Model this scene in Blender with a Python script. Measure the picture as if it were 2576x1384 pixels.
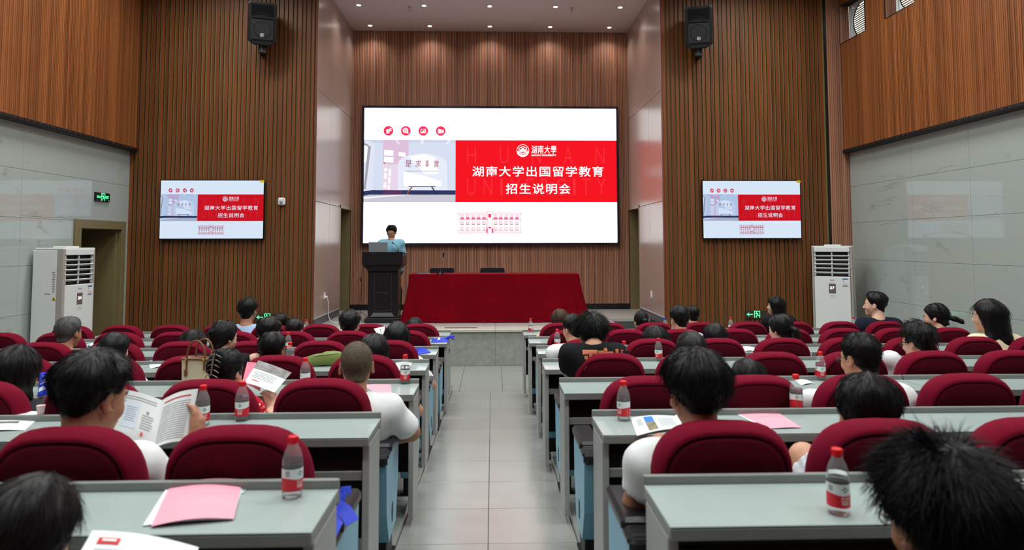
import bpy, bmesh, math, random
import numpy as np
from mathutils import Vector, Matrix, Euler
random.seed(7); np.random.seed(7)
SC = bpy.context.scene
COL = SC.collection
for _o in list(bpy.data.objects): bpy.data.objects.remove(_o)

# ------------------------------------------------------------------ camera
ZC = 1.92                      # eye height above the flat floor in front of the stage
PITCH, YAW, ROLL, FPX, CYP = 0.05764, 0.02983, -0.0018053, 1679.06, 516.85
_cp, _sp, _cy, _sy = math.cos(PITCH), math.sin(PITCH), math.cos(YAW), math.sin(YAW)
_fwd = Vector((_sy*_cp, _cy*_cp, _sp)); _rt = Vector((_cy, -_sy, 0)); _up = _rt.cross(_fwd)
_r = _rt*math.cos(ROLL) + _up*math.sin(ROLL); _u = -_rt*math.sin(ROLL) + _up*math.cos(ROLL)
cam_data = bpy.data.cameras.new('camera')
cam_data.sensor_fit = 'HORIZONTAL'; cam_data.sensor_width = 36.0
cam_data.lens = FPX/2576*36.0
cam_data.shift_x = 0.0; cam_data.shift_y = (CYP-692.0)/2576
cam_data.clip_start = 0.05; cam_data.clip_end = 200
cam_data.dof.use_dof = True; cam_data.dof.focus_distance = 8.0; cam_data.dof.aperture_fstop = 2.8
cam = bpy.data.objects.new('camera', cam_data); COL.objects.link(cam)
cam.matrix_world = Matrix(((_r.x, _u.x, -_fwd.x, 0), (_r.y, _u.y, -_fwd.y, 0), (_r.z, _u.z, -_fwd.z, ZC), (0, 0, 0, 1)))
SC.camera = cam
def ray(u, v):
    a, b = (u-1288.0)/FPX, -(v-CYP)/FPX
    d = _r*a + _u*b + _fwd
    return d/d.y
def aty(u, v, Y):
    d = ray(u, v)*Y; return Vector((d.x, d.y, d.z+ZC))
def atz(u, v, Z):
    d = ray(u, v); t = (Z-ZC)/d.z; return Vector((d.x*t, t, Z))
def atx(u, v, X):
    d = ray(u, v); t = X/d.x; return Vector((X, t, d.z*t+ZC))

# ------------------------------------------------------------------ world, light, exposure
SC.view_settings.view_transform = 'Standard'; SC.view_settings.look = 'None'
SC.view_settings.exposure = 0.12; SC.view_settings.gamma = 1.0; SC.view_settings.use_curve_mapping = False
SC.cycles.use_denoising = True
SC.cycles.use_adaptive_sampling = True; SC.cycles.adaptive_threshold = 0.03
SC.cycles.max_bounces = 7; SC.cycles.diffuse_bounces = 3; SC.cycles.glossy_bounces = 3
SC.cycles.transmission_bounces = 6; SC.cycles.transparent_max_bounces = 8
SC.cycles.sample_clamp_indirect = 6.0; SC.cycles.caustics_reflective = False; SC.cycles.caustics_refractive = False
world = bpy.data.worlds.new('world'); SC.world = world; world.use_nodes = True
_bg = world.node_tree.nodes['Background']; _bg.inputs[0].default_value = (0.80, 0.90, 1.0, 1); _bg.inputs[1].default_value = 2.8
CEIL_W = 53.0      # each recessed ceiling panel of the hall
DOWN_W = 26.0      # each downlight over the stage
SCREEN_E = 1.65     # main screen white
TV_E = 0.86

# ------------------------------------------------------------------ helpers
def lin(c):
    if isinstance(c, str): c = tuple(int(c[i:i+2], 16) for i in (0, 2, 4))
    return tuple(((x/255)/12.92 if x/255 <= 0.04045 else ((x/255+0.055)/1.055)**2.4) for x in c)
MATS = {}
def mat(name, col=(128, 128, 128), rough=0.5, metal=0.0, var=0.0, scale=8.0, stretch=(1, 1, 1), bump=0.0, bscale=60.0,
        rand=0.0, spec=0.5, sheen=0.0, coat=0.0, alpha=1.0, trans=0.0, ior=1.45, col2=None, emit=None, estr=0.0):
    if name in MATS: return MATS[name]
    m = bpy.data.materials.new(name); m.use_nodes = True; MATS[name] = m
    nt = m.node_tree; N = nt.nodes; Lk = nt.links; b = N['Principled BSDF']
    c = lin(col)
    b.inputs['Base Color'].default_value = (*c, 1); b.inputs['Roughness'].default_value = rough; b.inputs['Metallic'].default_value = metal
    b.inputs['Specular IOR Level'].default_value = spec; b.inputs['IOR'].default_value = ior
    if trans: b.inputs['Transmission Weight'].default_value = trans
    if sheen: b.inputs['Sheen Weight'].default_value = sheen; b.inputs['Sheen Roughness'].default_value = 0.4; b.inputs['Sheen Tint'].default_value = (*lin(col), 1)
    if coat: b.inputs['Coat Weight'].default_value = coat; b.inputs['Coat Roughness'].default_value = 0.06
    if alpha < 1: b.inputs['Alpha'].default_value = alpha
    if emit is not None:
        b.inputs['Emission Color'].default_value = (*lin(emit), 1); b.inputs['Emission Strength'].default_value = estr
    tc = None
    if var or col2 or bump or rand:
        tc = N.new('ShaderNodeTexCoord'); mp = N.new('ShaderNodeMapping'); mp.inputs['Scale'].default_value = stretch
        Lk.new(tc.outputs['Object'], mp.inputs['Vector'])
    last = None
    if var or col2:
        nz = N.new('ShaderNodeTexNoise'); nz.inputs['Scale'].default_value = scale; nz.inputs['Detail'].default_value = 6; nz.inputs['Roughness'].default_value = 0.6
        Lk.new(mp.outputs[0], nz.inputs['Vector'])
        mx = N.new('ShaderNodeMix'); mx.data_type = 'RGBA'
        ca = lin(col2) if col2 else tuple(min(1, x*(1+var)) for x in c); cb = c if col2 else tuple(x*(1-var) for x in c)
        mx.inputs['A'].default_value = (*cb, 1); mx.inputs['B'].default_value = (*ca, 1)
        rp = N.new('ShaderNodeMapRange'); rp.inputs['From Min'].default_value = 0.3; rp.inputs['From Max'].default_value = 0.7
        Lk.new(nz.outputs['Fac'], rp.inputs['Value']); Lk.new(rp.outputs[0], mx.inputs['Factor'])
        last = mx.outputs['Result']
    if rand:
        oi = N.new('ShaderNodeObjectInfo'); mr = N.new('ShaderNodeMapRange')
        mr.inputs['To Min'].default_value = 1-rand; mr.inputs['To Max'].default_value = 1+rand
        Lk.new(oi.outputs['Random'], mr.inputs['Value'])
        hs = N.new('ShaderNodeHueSaturation'); Lk.new(mr.outputs[0], hs.inputs['Value'])
        if last: Lk.new(last, hs.inputs['Color'])
        else: hs.inputs['Color'].default_value = (*c, 1)
        last = hs.outputs[0]
    if last: Lk.new(last, b.inputs['Base Color'])
    if bump:
        n2 = N.new('ShaderNodeTexNoise'); n2.inputs['Scale'].default_value = bscale; n2.inputs['Detail'].default_value = 3
        Lk.new(mp.outputs[0], n2.inputs['Vector'])
        bp = N.new('ShaderNodeBump'); bp.inputs['Strength'].default_value = bump; bp.inputs['Distance'].default_value = 0.01
        Lk.new(n2.outputs['Fac'], bp.inputs['Height']); Lk.new(bp.outputs[0], b.inputs['Normal'])
    return m
def emi(name, col, strength=1.0):
    if name in MATS: return MATS[name]
    m = bpy.data.materials.new(name); m.use_nodes = True; MATS[name] = m
    N = m.node_tree.nodes; N.clear(); e = N.new('ShaderNodeEmission'); o = N.new('ShaderNodeOutputMaterial')
    e.inputs[0].default_value = (*lin(col), 1); e.inputs[1].default_value = strength
    m.node_tree.links.new(e.outputs[0], o.inputs[0]); return m

class MB:
    """collects shapes; build() links them as ONE mesh object"""
    def __init__(s): s.v = []; s.f = []; s.m = []; s.sm = []
    def add(s, vs, fs, mi=0, smooth=False):
        o = len(s.v); s.v += [tuple(p) for p in vs]
        for f in fs: s.f.append(tuple(i+o for i in f)); s.m.append(mi); s.sm.append(smooth)
        return s
    def quad(s, a, b, c, d, mi=0): return s.add([a, b, c, d], [(0, 1, 2, 3)], mi)
    def box(s, x0, y0, z0, x1, y1, z1, mi=0, M=None):
        vs = [(x0, y0, z0), (x1, y0, z0), (x1, y1, z0), (x0, y1, z0), (x0, y0, z1), (x1, y0, z1), (x1, y1, z1), (x0, y1, z1)]
        if M is not None: vs = [M @ Vector(p) for p in vs]
        return s.add(vs, [(0, 3, 2, 1), (4, 5, 6, 7), (0, 1, 5, 4), (1, 2, 6, 5), (2, 3, 7, 6), (3, 0, 4, 7)], mi)
    def bbox(s, x0, y0, z0, x1, y1, z1, r=0.005, mi=0, M=None):
        """chamfered box"""
        r = min(r, (x1-x0)*.49, (y1-y0)*.49, (z1-z0)*.49); vs = []; idx = {}
        def vid(p):
            k = tuple(round(c, 6) for c in p)
            if k not in idx: idx[k] = len(vs); vs.append(p)
            return idx[k]
        X = (x0, x1); Y = (y0, y1); Z = (z0, z1); sg = (1, -1); fs = []
        def P(i, j, k, ax):
            p = [X[i]+sg[i]*r, Y[j]+sg[j]*r, Z[k]+sg[k]*r]; p[ax] = (X[i], Y[j], Z[k])[ax]; return vid(tuple(p))
        for i in (0, 1):
            q = [P(i, 0, 0, 0), P(i, 1, 0, 0), P(i, 1, 1, 0), P(i, 0, 1, 0)]; fs.append(q if i else q[::-1])
            q = [P(0, i, 0, 1), P(1, i, 0, 1), P(1, i, 1, 1), P(0, i, 1, 1)]; fs.append(q[::-1] if i else q)
            q = [P(0, 0, i, 2), P(1, 0, i, 2), P(1, 1, i, 2), P(0, 1, i, 2)]; fs.append(q if i else q[::-1])
        for i in (0, 1):
            for j in (0, 1):
                a, b2 = (i, j)
                fs.append([P(a, b2, 0, 0), P(a, b2, 1, 0), P(a, b2, 1, 1), P(a, b2, 0, 1)][::1 if (i+j) % 2 else -1])
                fs.append([P(a, 0, b2, 0), P(a, 1, b2, 0), P(a, 1, b2, 2), P(a, 0, b2, 2)][::-1 if (i+j) % 2 else 1])
                fs.append([P(0, a, b2, 1), P(1, a, b2, 1), P(1, a, b2, 2), P(0, a, b2, 2)][::1 if (i+j) % 2 else -1])
                for k in (0, 1):
                    t = [P(i, j, k, 0), P(i, j, k, 1), P(i, j, k, 2)]; fs.append(t[::1 if (i+j+k) % 2 else -1])
        if M is not None: vs = [M @ Vector(p) for p in vs]
        return s.add(vs, fs, mi)
    def prism(s, pts, d0, d1, axis='y', mi=0, smooth=False, M=None):
        """extrude a 2D outline; axis y: pts=(x,z); axis x: pts=(y,z); axis z: pts=(x,y)"""
        n = len(pts)
        def mk(p, d): return {'y': (p[0], d, p[1]), 'x': (d, p[0], p[1]), 'z': (p[0], p[1], d)}[axis]
        vs = [mk(p, d0) for p in pts]+[mk(p, d1) for p in pts]
        if M is not None: vs = [M @ Vector(p) for p in vs]
        s.add(vs, [tuple(range(n)), tuple(range(2*n-1, n-1, -1))], mi)
        s.add(vs, [(i, i+n, (i+1) % n+n, (i+1) % n) for i in range(n)], mi, smooth); return s
    def lathe(s, prof, c=(0, 0, 0), n=20, mi=0, smooth=True, caps=True, M=None):
        vs = []; fs = []
        for r, z in prof:
            for i in range(n):
                a = 2*math.pi*i/n; vs.append((c[0]+r*math.cos(a), c[1]+r*math.sin(a), c[2]+z))
        for k in range(len(prof)-1):
            for i in range(n):
                j = (i+1) % n; fs.append((k*n+i, k*n+j, (k+1)*n+j, (k+1)*n+i))
        if M is not None: vs = [M @ Vector(p) for p in vs]
        s.add(vs, fs, mi, smooth)
        if caps: s.add(vs, [tuple(range(n-1, -1, -1)), tuple(range((len(prof)-1)*n, len(prof)*n))], mi)
        return s
    def tube(s, pts, r=0.005, n=8, mi=0, smooth=True, caps=True):
        pts = [Vector(p) for p in pts]; rs = r if hasattr(r, '__len__') else [r]*len(pts)
        vs = []; fs = []; ref = None
        for k, p in enumerate(pts):
            t = (pts[min(k+1, len(pts)-1)]-pts[max(k-1, 0)]).normalized()
            if ref is None: ref = t.orthogonal().normalized()
            ref = (ref-t*ref.dot(t)).normalized(); b = t.cross(ref)
            for i in range(n):
                a = 2*math.pi*i/n; vs.append(p+(ref*math.cos(a)+b*math.sin(a))*rs[k])
        for k in range(len(pts)-1):
            for i in range(n):
                j = (i+1) % n; fs.append((k*n+i, k*n+j, (k+1)*n+j, (k+1)*n+i))
        s.add(vs, fs, mi, smooth)
        if caps: s.add(vs, [tuple(range(n-1, -1, -1)), tuple(range((len(pts)-1)*n, len(pts)*n))], mi)
        return s
    def ell(s, c, r, nu=16, nv=10, mi=0, M=None):
        vs = []; fs = []
        for j in range(nv+1):
            th = math.pi*j/nv
            for i in range(nu):
                a = 2*math.pi*i/nu; vs.append((c[0]+r[0]*math.sin(th)*math.cos(a), c[1]+r[1]*math.sin(th)*math.sin(a), c[2]+r[2]*math.cos(th)))
        for j in range(nv):
            for i in range(nu):
                k = (i+1) % nu; fs.append((j*nu+i, (j+1)*nu+i, (j+1)*nu+k, j*nu+k))
        if M is not None: vs = [M @ Vector(p) for p in vs]
        return s.add(vs, fs, mi, True)
    def mesh(s, name, mats):
        me = bpy.data.meshes.new(name); me.from_pydata(s.v, [], s.f)
        for m in (mats if isinstance(mats, (list, tuple)) else [mats]): me.materials.append(MATS[m] if isinstance(m, str) else m)
        if me.polygons:
            me.polygons.foreach_set('material_index', s.m); me.polygons.foreach_set('use_smooth', s.sm)
        me.update(); return me
    def build(s, name, mats, parent=None, loc=(0, 0, 0), rot=(0, 0, 0)):
        return link(name, s.mesh(name, mats), parent, loc, rot)
def link(name, me, parent=None, loc=(0, 0, 0), rot=(0, 0, 0)):
    o = bpy.data.objects.new(name, me); COL.objects.link(o)
    if parent is not None: o.parent = parent
    o.location = loc; o.rotation_euler = rot; return o
def empty(name, loc=(0, 0, 0), rz=0.0):
    o = bpy.data.objects.new(name, None); COL.objects.link(o); o.location = loc; o.rotation_euler = (0, 0, rz); o.empty_display_size = 0.1
    return o
def tag(o, label=None, cat=None, group=None, kind=None):
    if label: o['label'] = label
    if cat: o['category'] = cat
    if group: o['group'] = group
    if kind: o['kind'] = kind
    return o
def thing(name, label, cat, loc=(0, 0, 0), rz=0.0, group=None):
    return tag(empty(name, loc, rz), label, cat, group)
def copy_tree(o, parent=None):
    c = o.copy(); COL.objects.link(c); c.parent = parent
    for ch in o.children: copy_tree(ch, c)
    return c
def struct(o, label=None): o['kind'] = 'structure'; 
def S(o, label=None):
    o['kind'] = 'structure'
    if label: o['label'] = label
    return o
# text as flat mesh: returns (verts2d, faces)
_tc = {}
def text2d(s, bold=0.0, space=1.0):
    k = (s, bold, space)
    if k in _tc: return _tc[k]
    cu = bpy.data.curves.new('t', 'FONT'); cu.body = s; cu.size = 1.0; cu.offset = bold; cu.space_character = space; cu.resolution_u = 3
    o = bpy.data.objects.new('t', cu); COL.objects.link(o)
    dg = bpy.context.evaluated_depsgraph_get(); me = bpy.data.meshes.new_from_object(o.evaluated_get(dg))
    vs = [(v.co.x, v.co.y) for v in me.vertices]; fs = [tuple(p.vertices) for p in me.polygons]
    bpy.data.objects.remove(o); bpy.data.curves.remove(cu); bpy.data.meshes.remove(me)
    _tc[k] = (vs, fs); return vs, fs
def fit_text(s, x0, x1, z0, z1, bold=0.0, space=1.0, shear=0.0):
    """text scaled into the box x0..x1, z0..z1 (z up)"""
    vs, fs = text2d(s, bold, space)
    if not vs: return [], []
    a = np.array(vs); lo = a.min(0); hi = a.max(0); t = (a-lo)/(hi-lo)
    x = x0+(x1-x0)*t[:, 0]+shear*(z1-z0)*(t[:, 1]-.5); z = z0+(z1-z0)*t[:, 1]
    return list(zip(x.tolist(), z.tolist())), fs
# ------------------------------------------------------------------ constants of the room
YF, YB, YS = 11.04, 13.83, 10.68
XL, XLW, XR, XRW = -5.91, -5.81, 6.03, 5.93
NL, NR = -2.91, 2.855
ZST, ZNC, ZH = 0.572, 6.38, 6.6
YREAR = -3.2
AL, AR = -0.52, 0.47           # edges of the central aisle
TRZ = 3.44                     # underside of the trim between tiles and wood
def lipy(k): return 2.151+1.08*k
def terz(k): return 0.442-0.061*k
def desz(k): return 1.162-0.061*k
RAMP0 = 8.83
WZ0, WZ1 = 5.30, 5.96        # sill and head of the high windows
def rampz(y): return 0.0565*(RAMP0-y) if y < RAMP0 else 0.0

# ------------------------------------------------------------------ materials
def wood_mat(name, dark, light, pitch_axis=None, pitch=0.033, rough=0.45, rand=0.16):
    m = bpy.data.materials.new(name); m.use_nodes = True; MATS[name] = m
    nt = m.node_tree; N = nt.nodes; Lk = nt.links; b = N['Principled BSDF']; b.inputs['Roughness'].default_value = rough
    b.inputs['Specular IOR Level'].default_value = 0.3
    g = N.new('ShaderNodeNewGeometry'); mp = N.new('ShaderNodeMapping'); mp.inputs['Scale'].default_value = (26, 26, 1.1)
    Lk.new(g.outputs['Position'], mp.inputs['Vector'])
    nz = N.new('ShaderNodeTexNoise'); nz.inputs['Scale'].default_value = 1.0; nz.inputs['Detail'].default_value = 5; nz.inputs['Distortion'].default_value = 0.6
    Lk.new(mp.outputs[0], nz.inputs['Vector'])
    mx = N.new('ShaderNodeMix'); mx.data_type = 'RGBA'; mx.inputs['A'].default_value = (*lin(dark), 1); mx.inputs['B'].default_value = (*lin(light), 1)
    Lk.new(nz.outputs['Fac'], mx.inputs['Factor'])
    hs = N.new('ShaderNodeHueSaturation'); Lk.new(mx.outputs['Result'], hs.inputs['Color'])
    mr = N.new('ShaderNodeMapRange'); mr.inputs['To Min'].default_value = 1-rand; mr.inputs['To Max'].default_value = 1+rand
    if pitch_axis is None:
        oi = N.new('ShaderNodeObjectInfo'); Lk.new(oi.outputs['Random'], mr.inputs['Value'])
    else:
        sx = N.new('ShaderNodeSeparateXYZ'); Lk.new(g.outputs['Position'], sx.inputs[0])
        dv = N.new('ShaderNodeMath'); dv.operation = 'DIVIDE'; dv.inputs[1].default_value = pitch; Lk.new(sx.outputs[pitch_axis], dv.inputs[0])
        fl = N.new('ShaderNodeMath'); fl.operation = 'FLOOR'; Lk.new(dv.outputs[0], fl.inputs[0])
        wn = N.new('ShaderNodeTexWhiteNoise'); wn.noise_dimensions = '1D'; Lk.new(fl.outputs[0], wn.inputs['W'])
        Lk.new(wn.outputs['Value'], mr.inputs['Value'])
    Lk.new(mr.outputs[0], hs.inputs['Value']); Lk.new(hs.outputs[0], b.inputs['Base Color'])
    return m
wood_mat('wood_slat', (96, 50, 22), (134, 76, 38), rand=0.2)
wood_mat('wood_fine_x', (150, 102, 80), (188, 136, 110), 'X', rand=0.24)
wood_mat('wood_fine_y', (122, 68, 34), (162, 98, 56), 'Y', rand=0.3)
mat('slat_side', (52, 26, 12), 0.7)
mat('groove_olive', (126, 118, 72), 0.7)
mat('groove_dark', (46, 26, 16), 0.8)
mat('black_trim', (22, 20, 20), 0.5)
mat('door_olive', (122, 108, 74), 0.45, var=0.06, scale=3)
mat('panel_laminate', (166, 144, 134), 0.26, var=0.04, scale=2.0, spec=0.6)
mat('panel_gap', (70, 52, 46), 0.8)
mat('baseboard_gray', (72, 72, 80), 0.35)
mat('baseboard_black', (20, 20, 26), 0.4)
mat('plaster', (192, 180, 176), 0.85)
mat('grout', (96, 98, 94), 0.9)
mat('granite', (156, 159, 153), 0.22, col2=(126, 130, 125), scale=240, spec=0.5)
mat('granite_ramp', (166, 167, 162), 0.2, col2=(134, 136, 131), scale=220, rand=0.035)
mat('stage_top', (190, 188, 184), 0.3, col2=(164, 162, 158), scale=160)
mat('concrete_dark', (82, 84, 82), 0.8)
mat('alu_white', (222, 224, 226), 0.4)
def marble():
    m = bpy.data.materials.new('marble_tile'); m.use_nodes = True; MATS['marble_tile'] = m
    nt = m.node_tree; N = nt.nodes; Lk = nt.links; b = N['Principled BSDF']
    b.inputs['Roughness'].default_value = 0.045; b.inputs['Specular IOR Level'].default_value = 0.6
    g = N.new('ShaderNodeNewGeometry'); oi = N.new('ShaderNodeObjectInfo')
    ad = N.new('ShaderNodeVectorMath'); ad.operation = 'MULTIPLY_ADD'; ad.inputs[1].default_value = (7, 7, 7)
    cb = N.new('ShaderNodeCombineXYZ'); Lk.new(oi.outputs['Random'], cb.inputs[0]); Lk.new(oi.outputs['Random'], cb.inputs[1])
    Lk.new(cb.outputs[0], ad.inputs[0]); Lk.new(g.outputs['Position'], ad.inputs[2])
    mp = N.new('ShaderNodeMapping'); mp.inputs['Rotation'].default_value = (0.75, 0, 0); mp.inputs['Scale'].default_value = (1, 0.5, 1.7)
    Lk.new(ad.outputs[0], mp.inputs['Vector'])
    nz = N.new('ShaderNodeTexNoise'); nz.inputs['Scale'].default_value = 1.3; nz.inputs['Detail'].default_value = 5; nz.inputs['Distortion'].default_value = 0.5
    Lk.new(mp.outputs[0], nz.inputs['Vector'])
    sb = N.new('ShaderNodeMath'); sb.operation = 'SUBTRACT'; sb.inputs[1].default_value = 0.5; Lk.new(nz.outputs['Fac'], sb.inputs[0])
    ab = N.new('ShaderNodeMath'); ab.operation = 'ABSOLUTE'; Lk.new(sb.outputs[0], ab.inputs[0])
    mr = N.new('ShaderNodeMapRange'); mr.inputs['From Max'].default_value = 0.016; mr.inputs['To Min'].default_value = 0.55; mr.inputs['To Max'].default_value = 0.0
    Lk.new(ab.outputs[0], mr.inputs['Value'])
    n2 = N.new('ShaderNodeTexNoise'); n2.inputs['Scale'].default_value = 1.7; Lk.new(ad.outputs[0], n2.inputs['Vector'])
    m2 = N.new('ShaderNodeMapRange'); m2.inputs['From Min'].default_value = 0.5; m2.inputs['From Max'].default_value = 0.65; Lk.new(n2.outputs['Fac'], m2.inputs['Value'])
    ml = N.new('ShaderNodeMath'); ml.operation = 'MULTIPLY'; Lk.new(mr.outputs[0], ml.inputs[0]); Lk.new(m2.outputs[0], ml.inputs[1])
    mx = N.new('ShaderNodeMix'); mx.data_type = 'RGBA'; mx.inputs['A'].default_value = (*lin((170, 178, 173)), 1); mx.inputs['B'].default_value = (*lin((126, 133, 130)), 1)
    Lk.new(ml.outputs[0], mx.inputs['Factor']); Lk.new(mx.outputs['Result'], b.inputs['Base Color'])
marble()

# ------------------------------------------------------------------ floor, terraces, ramp
floor = S(MB().box(XL-0.6, YREAR, -0.30, XR+0.6, YB+0.2, -0.012).build('floor', 'grout'))
ramp = MB()
ramp.add([(AL, YREAR, -0.1), (AR, YREAR, -0.1), (AR, RAMP0, -0.1), (AL, RAMP0, -0.1), (AL, YREAR, rampz(YREAR)-0.008), (AR, YREAR, rampz(YREAR)-0.008), (AR, RAMP0, -0.008), (AL, RAMP0, -0.008)],
         [(0, 3, 2, 1), (4, 5, 6, 7), (0, 1, 5, 4), (1, 2, 6, 5), (2, 3, 7, 6), (3, 0, 4, 7)])
ramp.build('ramp_base', 'grout', floor)
tl = 0.565; xm = -0.022
ang = math.atan(0.0565)
def tile_mesh(name, w, l, h, m):
    return MB().bbox(-w/2, -l/2, -h, w/2, l/2, 0, 0.002).mesh(name, m)
tmA = tile_mesh('floor_tile', xm-AL-0.004, tl-0.004, 0.01, 'granite_ramp'); tmB = tile_mesh('floor_tile', AR-xm-0.004, tl-0.004, 0.01, 'granite_ramp')
for i in range(16):
    yc = RAMP0-tl*(i+0.5)
    for me, xc in ((tmA, (AL+xm)/2), (tmB, (AR+xm)/2)):
        link('floor_tile', me, floor, (xc, yc, rampz(yc)), (-ang, 0, 0))
tmC = tile_mesh('floor_tile', 0.566, 0.612, 0.012, 'granite')
for i in range(-5, 6):
    for j in range(3):
        xc = -0.145+0.57*i
        if abs(xc) < 2.9: link('floor_tile', tmC, floor, (xc, RAMP0+0.308+0.616*j, 0.0))
for k in range(7):
    y0 = lipy(k-1)+0.05 if k else YREAR
    y1 = lipy(k)+0.05 if k < 6 else 8.9
    for a, b in ((XL, AL), (AR, XR)):
        MB().bbox(a, y0, -0.05, b, y1, terz(k), 0.006).build('terrace', 'granite', floor)
for a, b in ((XL, -2.712), (2.992, XR)):
    MB().box(a, 8.83, -0.02, b, YF, 0.0).build('floor_slab', 'granite', floor)
# ------------------------------------------------------------------ stage
stage = S(MB().box(NL, YS+0.03, 0, 2.10, YB, ZST-0.05).box(2.10, 12.07, 0, NR, YB, ZST-0.05).build('stage', 'concrete_dark'), 'raised stage of pale stone with a stepped corner')
for a, b in zip((NL, -1.75, -1.15, 0.05, 1.25, 2.1)[:-1], (NL, -1.75, -1.15, 0.05, 1.25, 2.1)[1:]):
    MB().bbox(a+.001, YS, 0.0, b-.001, YS+0.03, ZST-0.045, 0.002).build('stone_slab', mat('stage_front', (158, 160, 154), 0.45, col2=(136, 138, 132), scale=14), stage)
    MB().bbox(a+.001, YS-0.03, ZST-0.045, b-.001, YS+0.35, ZST, 0.006).build('stone_nosing', mat('stage_edge', (196, 190, 180), 0.4, var=0.05, scale=20), stage)
xs = [NL, -1.95, -0.95, 0.05, 1.05, 2.1]; ys = [YS+0.35, 11.9, 12.86, YB]
for a, b in zip(xs[:-1], xs[1:]):
    for c, d in zip(ys[:-1], ys[1:]):
        MB().bbox(a+.0015, c+.0015, ZST-0.05, b-.0015, d-.0015, ZST, 0.001).build('floor_tile', 'stage_top', stage)
for c, d in ((12.07, 12.86), (12.86, YB)):
    MB().bbox(2.1015, c+.0015, ZST-0.05, NR, d-.0015, ZST, 0.001).build('floor_tile', 'stage_top', stage)
for i in range(2):
    MB().bbox(2.10, 12.07-0.4*(2-i)-0.2, 0.0, NR, 12.07, 0.19*(i+1), 0.008).build('step', 'granite', stage)
# ------------------------------------------------------------------ fine slats (joined)
def fine_slats(name, parent, m, axis, a0, a1, z0, z1, plane, out, pitch=0.033, holes=()):
    """vertical battens on a wall; axis 'x' or 'y' runs along the wall; out=+-1 is the way they stand proud"""
    mb = MB(); n = int((a1-a0)/pitch); w = pitch*0.78; d = 0.014
    for i in range(n):
        a = a0+pitch*(i+0.11); b = a+w
        segs = [(z0, z1)]
        for h in holes:
            if b > h[0] and a < h[1]: segs = [(z0, h[2]), (h[3], z1)]
        for s0, s1 in segs:
            p0, p1 = plane, plane+out*d
            if axis == 'x':
                v = [(a, p0, s0), (a, p1, s0), (b, p1, s0), (b, p0, s0), (a, p0, s1), (a, p1, s1), (b, p1, s1), (b, p0, s1)]
            else:
                v = [(p0, a, s0), (p1, a, s0), (p1, b, s0), (p0, b, s0), (p0, a, s1), (p1, a, s1), (p1, b, s1), (p0, b, s1)]
            mb.add(v, [(1, 2, 6, 5), (0, 1, 5, 4), (2, 3, 7, 6), (0, 3, 2, 1), (4, 5, 6, 7)])
    o = mb.build(name, m, parent); o['kind'] = 'stuff'; return o
# back wall of the stage
wall_back = S(MB().box(NL, YB, ZST, NR, YB+0.12, ZNC).build('wall_back', 'groove_dark'))
fine_slats('batten', wall_back, 'wood_fine_x', 'x', NL+0.01, NR-0.01, ZST+0.115, ZNC, YB, -1)
S(MB().bbox(NL+.02, YB-0.03, ZST, NR-.02, YB+0.01, ZST+0.115, 0.003).build('baseboard_back', 'baseboard_black'))
# niche side walls with laminate panels and a doorway at the far end
def niche_side(nm, X, s):
    o = S(MB().box(*(sorted((X, X+s*0.12))[0], YF+0.002, -0.02, sorted((X, X+s*0.12))[1], 12.80, ZNC)).box(sorted((X, X+s*0.12))[0], 12.80, 2.66, sorted((X, X+s*0.12))[1], YB, ZNC).build('wall_'+nm, 'panel_gap'))
    yc = [YF, 11.97, 12.80, YB]; zc = [ZST+0.13, 2.63, 4.50, ZNC]
    for i in range(3):
        for j in range(3):
            if i == 2 and j == 0: continue
            x0, x1 = sorted((X, X-s*0.012))
            MB().bbox(x0, yc[i]+.004, zc[j]+.004, x1, yc[i+1]-.004, zc[j+1]-.004, 0.0015).build('panel', 'panel_laminate', o)
    x0, x1 = sorted((X, X-s*0.02))
    S(MB().bbox(x0, YF, ZST, x1, 12.80, ZST+0.125, 0.003).build('baseboard_'+nm, 'baseboard_gray'))
    MB().bbox(x0-0.001, YF-0.001, ZST+0.127, x1-0.002, 12.80, ZST+0.135, 0.001).build('edge_strip', 'alu_white', bpy.data.objects['baseboard_'+nm])
    return o
wall_nl = niche_side('stage_left', NL, -1); wall_nr = niche_side('stage_right', NR, 1)
def niche_door(n, X, s):
    d = S(empty('door_%d' % n, (X, 13.3, ZST)))
    a, b = sorted((0, s*0.5))
    MB().box(a, -0.5, 0, b, -0.46, 2.09).build('jamb', 'door_olive', d)
    MB().box(a, 0.49, 0, b, 0.53, 2.09).build('jamb', 'door_olive', d)
    a2, b2 = sorted((s*0.46, s*0.5))
    lf = MB().bbox(a2, -0.46, 0, b2, 0.49, 2.05, 0.004).build('door_leaf', 'door_olive', d)
    MB().box(a, -0.5, -0.6, b, 0.53, 0.0).build('threshold', 'stage_top', d)
    MB().box(a, -0.5, 2.05, b, 0.53, 2.10).build('header', 'door_olive', d)
    a3, b3 = sorted((0.0, -s*0.018))
    MB().bbox(a3, -0.51, 0, b3, -0.45, 2.10, 0.004).bbox(a3, -0.51, 2.04, b3, 0.53, 2.10, 0.004).build('frame', mat('frame_taupe', (150, 138, 122), 0.4), d)
    hx = s*0.445
    MB().tube([(hx, -0.38, 1.0), (hx-s*.05, -0.38, 1.0), (hx-s*.05, -0.26, 1.0)], 0.01).build('handle', mat('steel', (170, 170, 172), 0.3, metal=1.0), lf)
niche_door(2, NL, -1); niche_door(3, NR, 1)
# stage ceiling
S(MB().box(NL-0.1, YF, ZNC, NR+0.1, YB+0.1, ZNC+0.1).build('ceiling_stage', 'plaster'))
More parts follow.
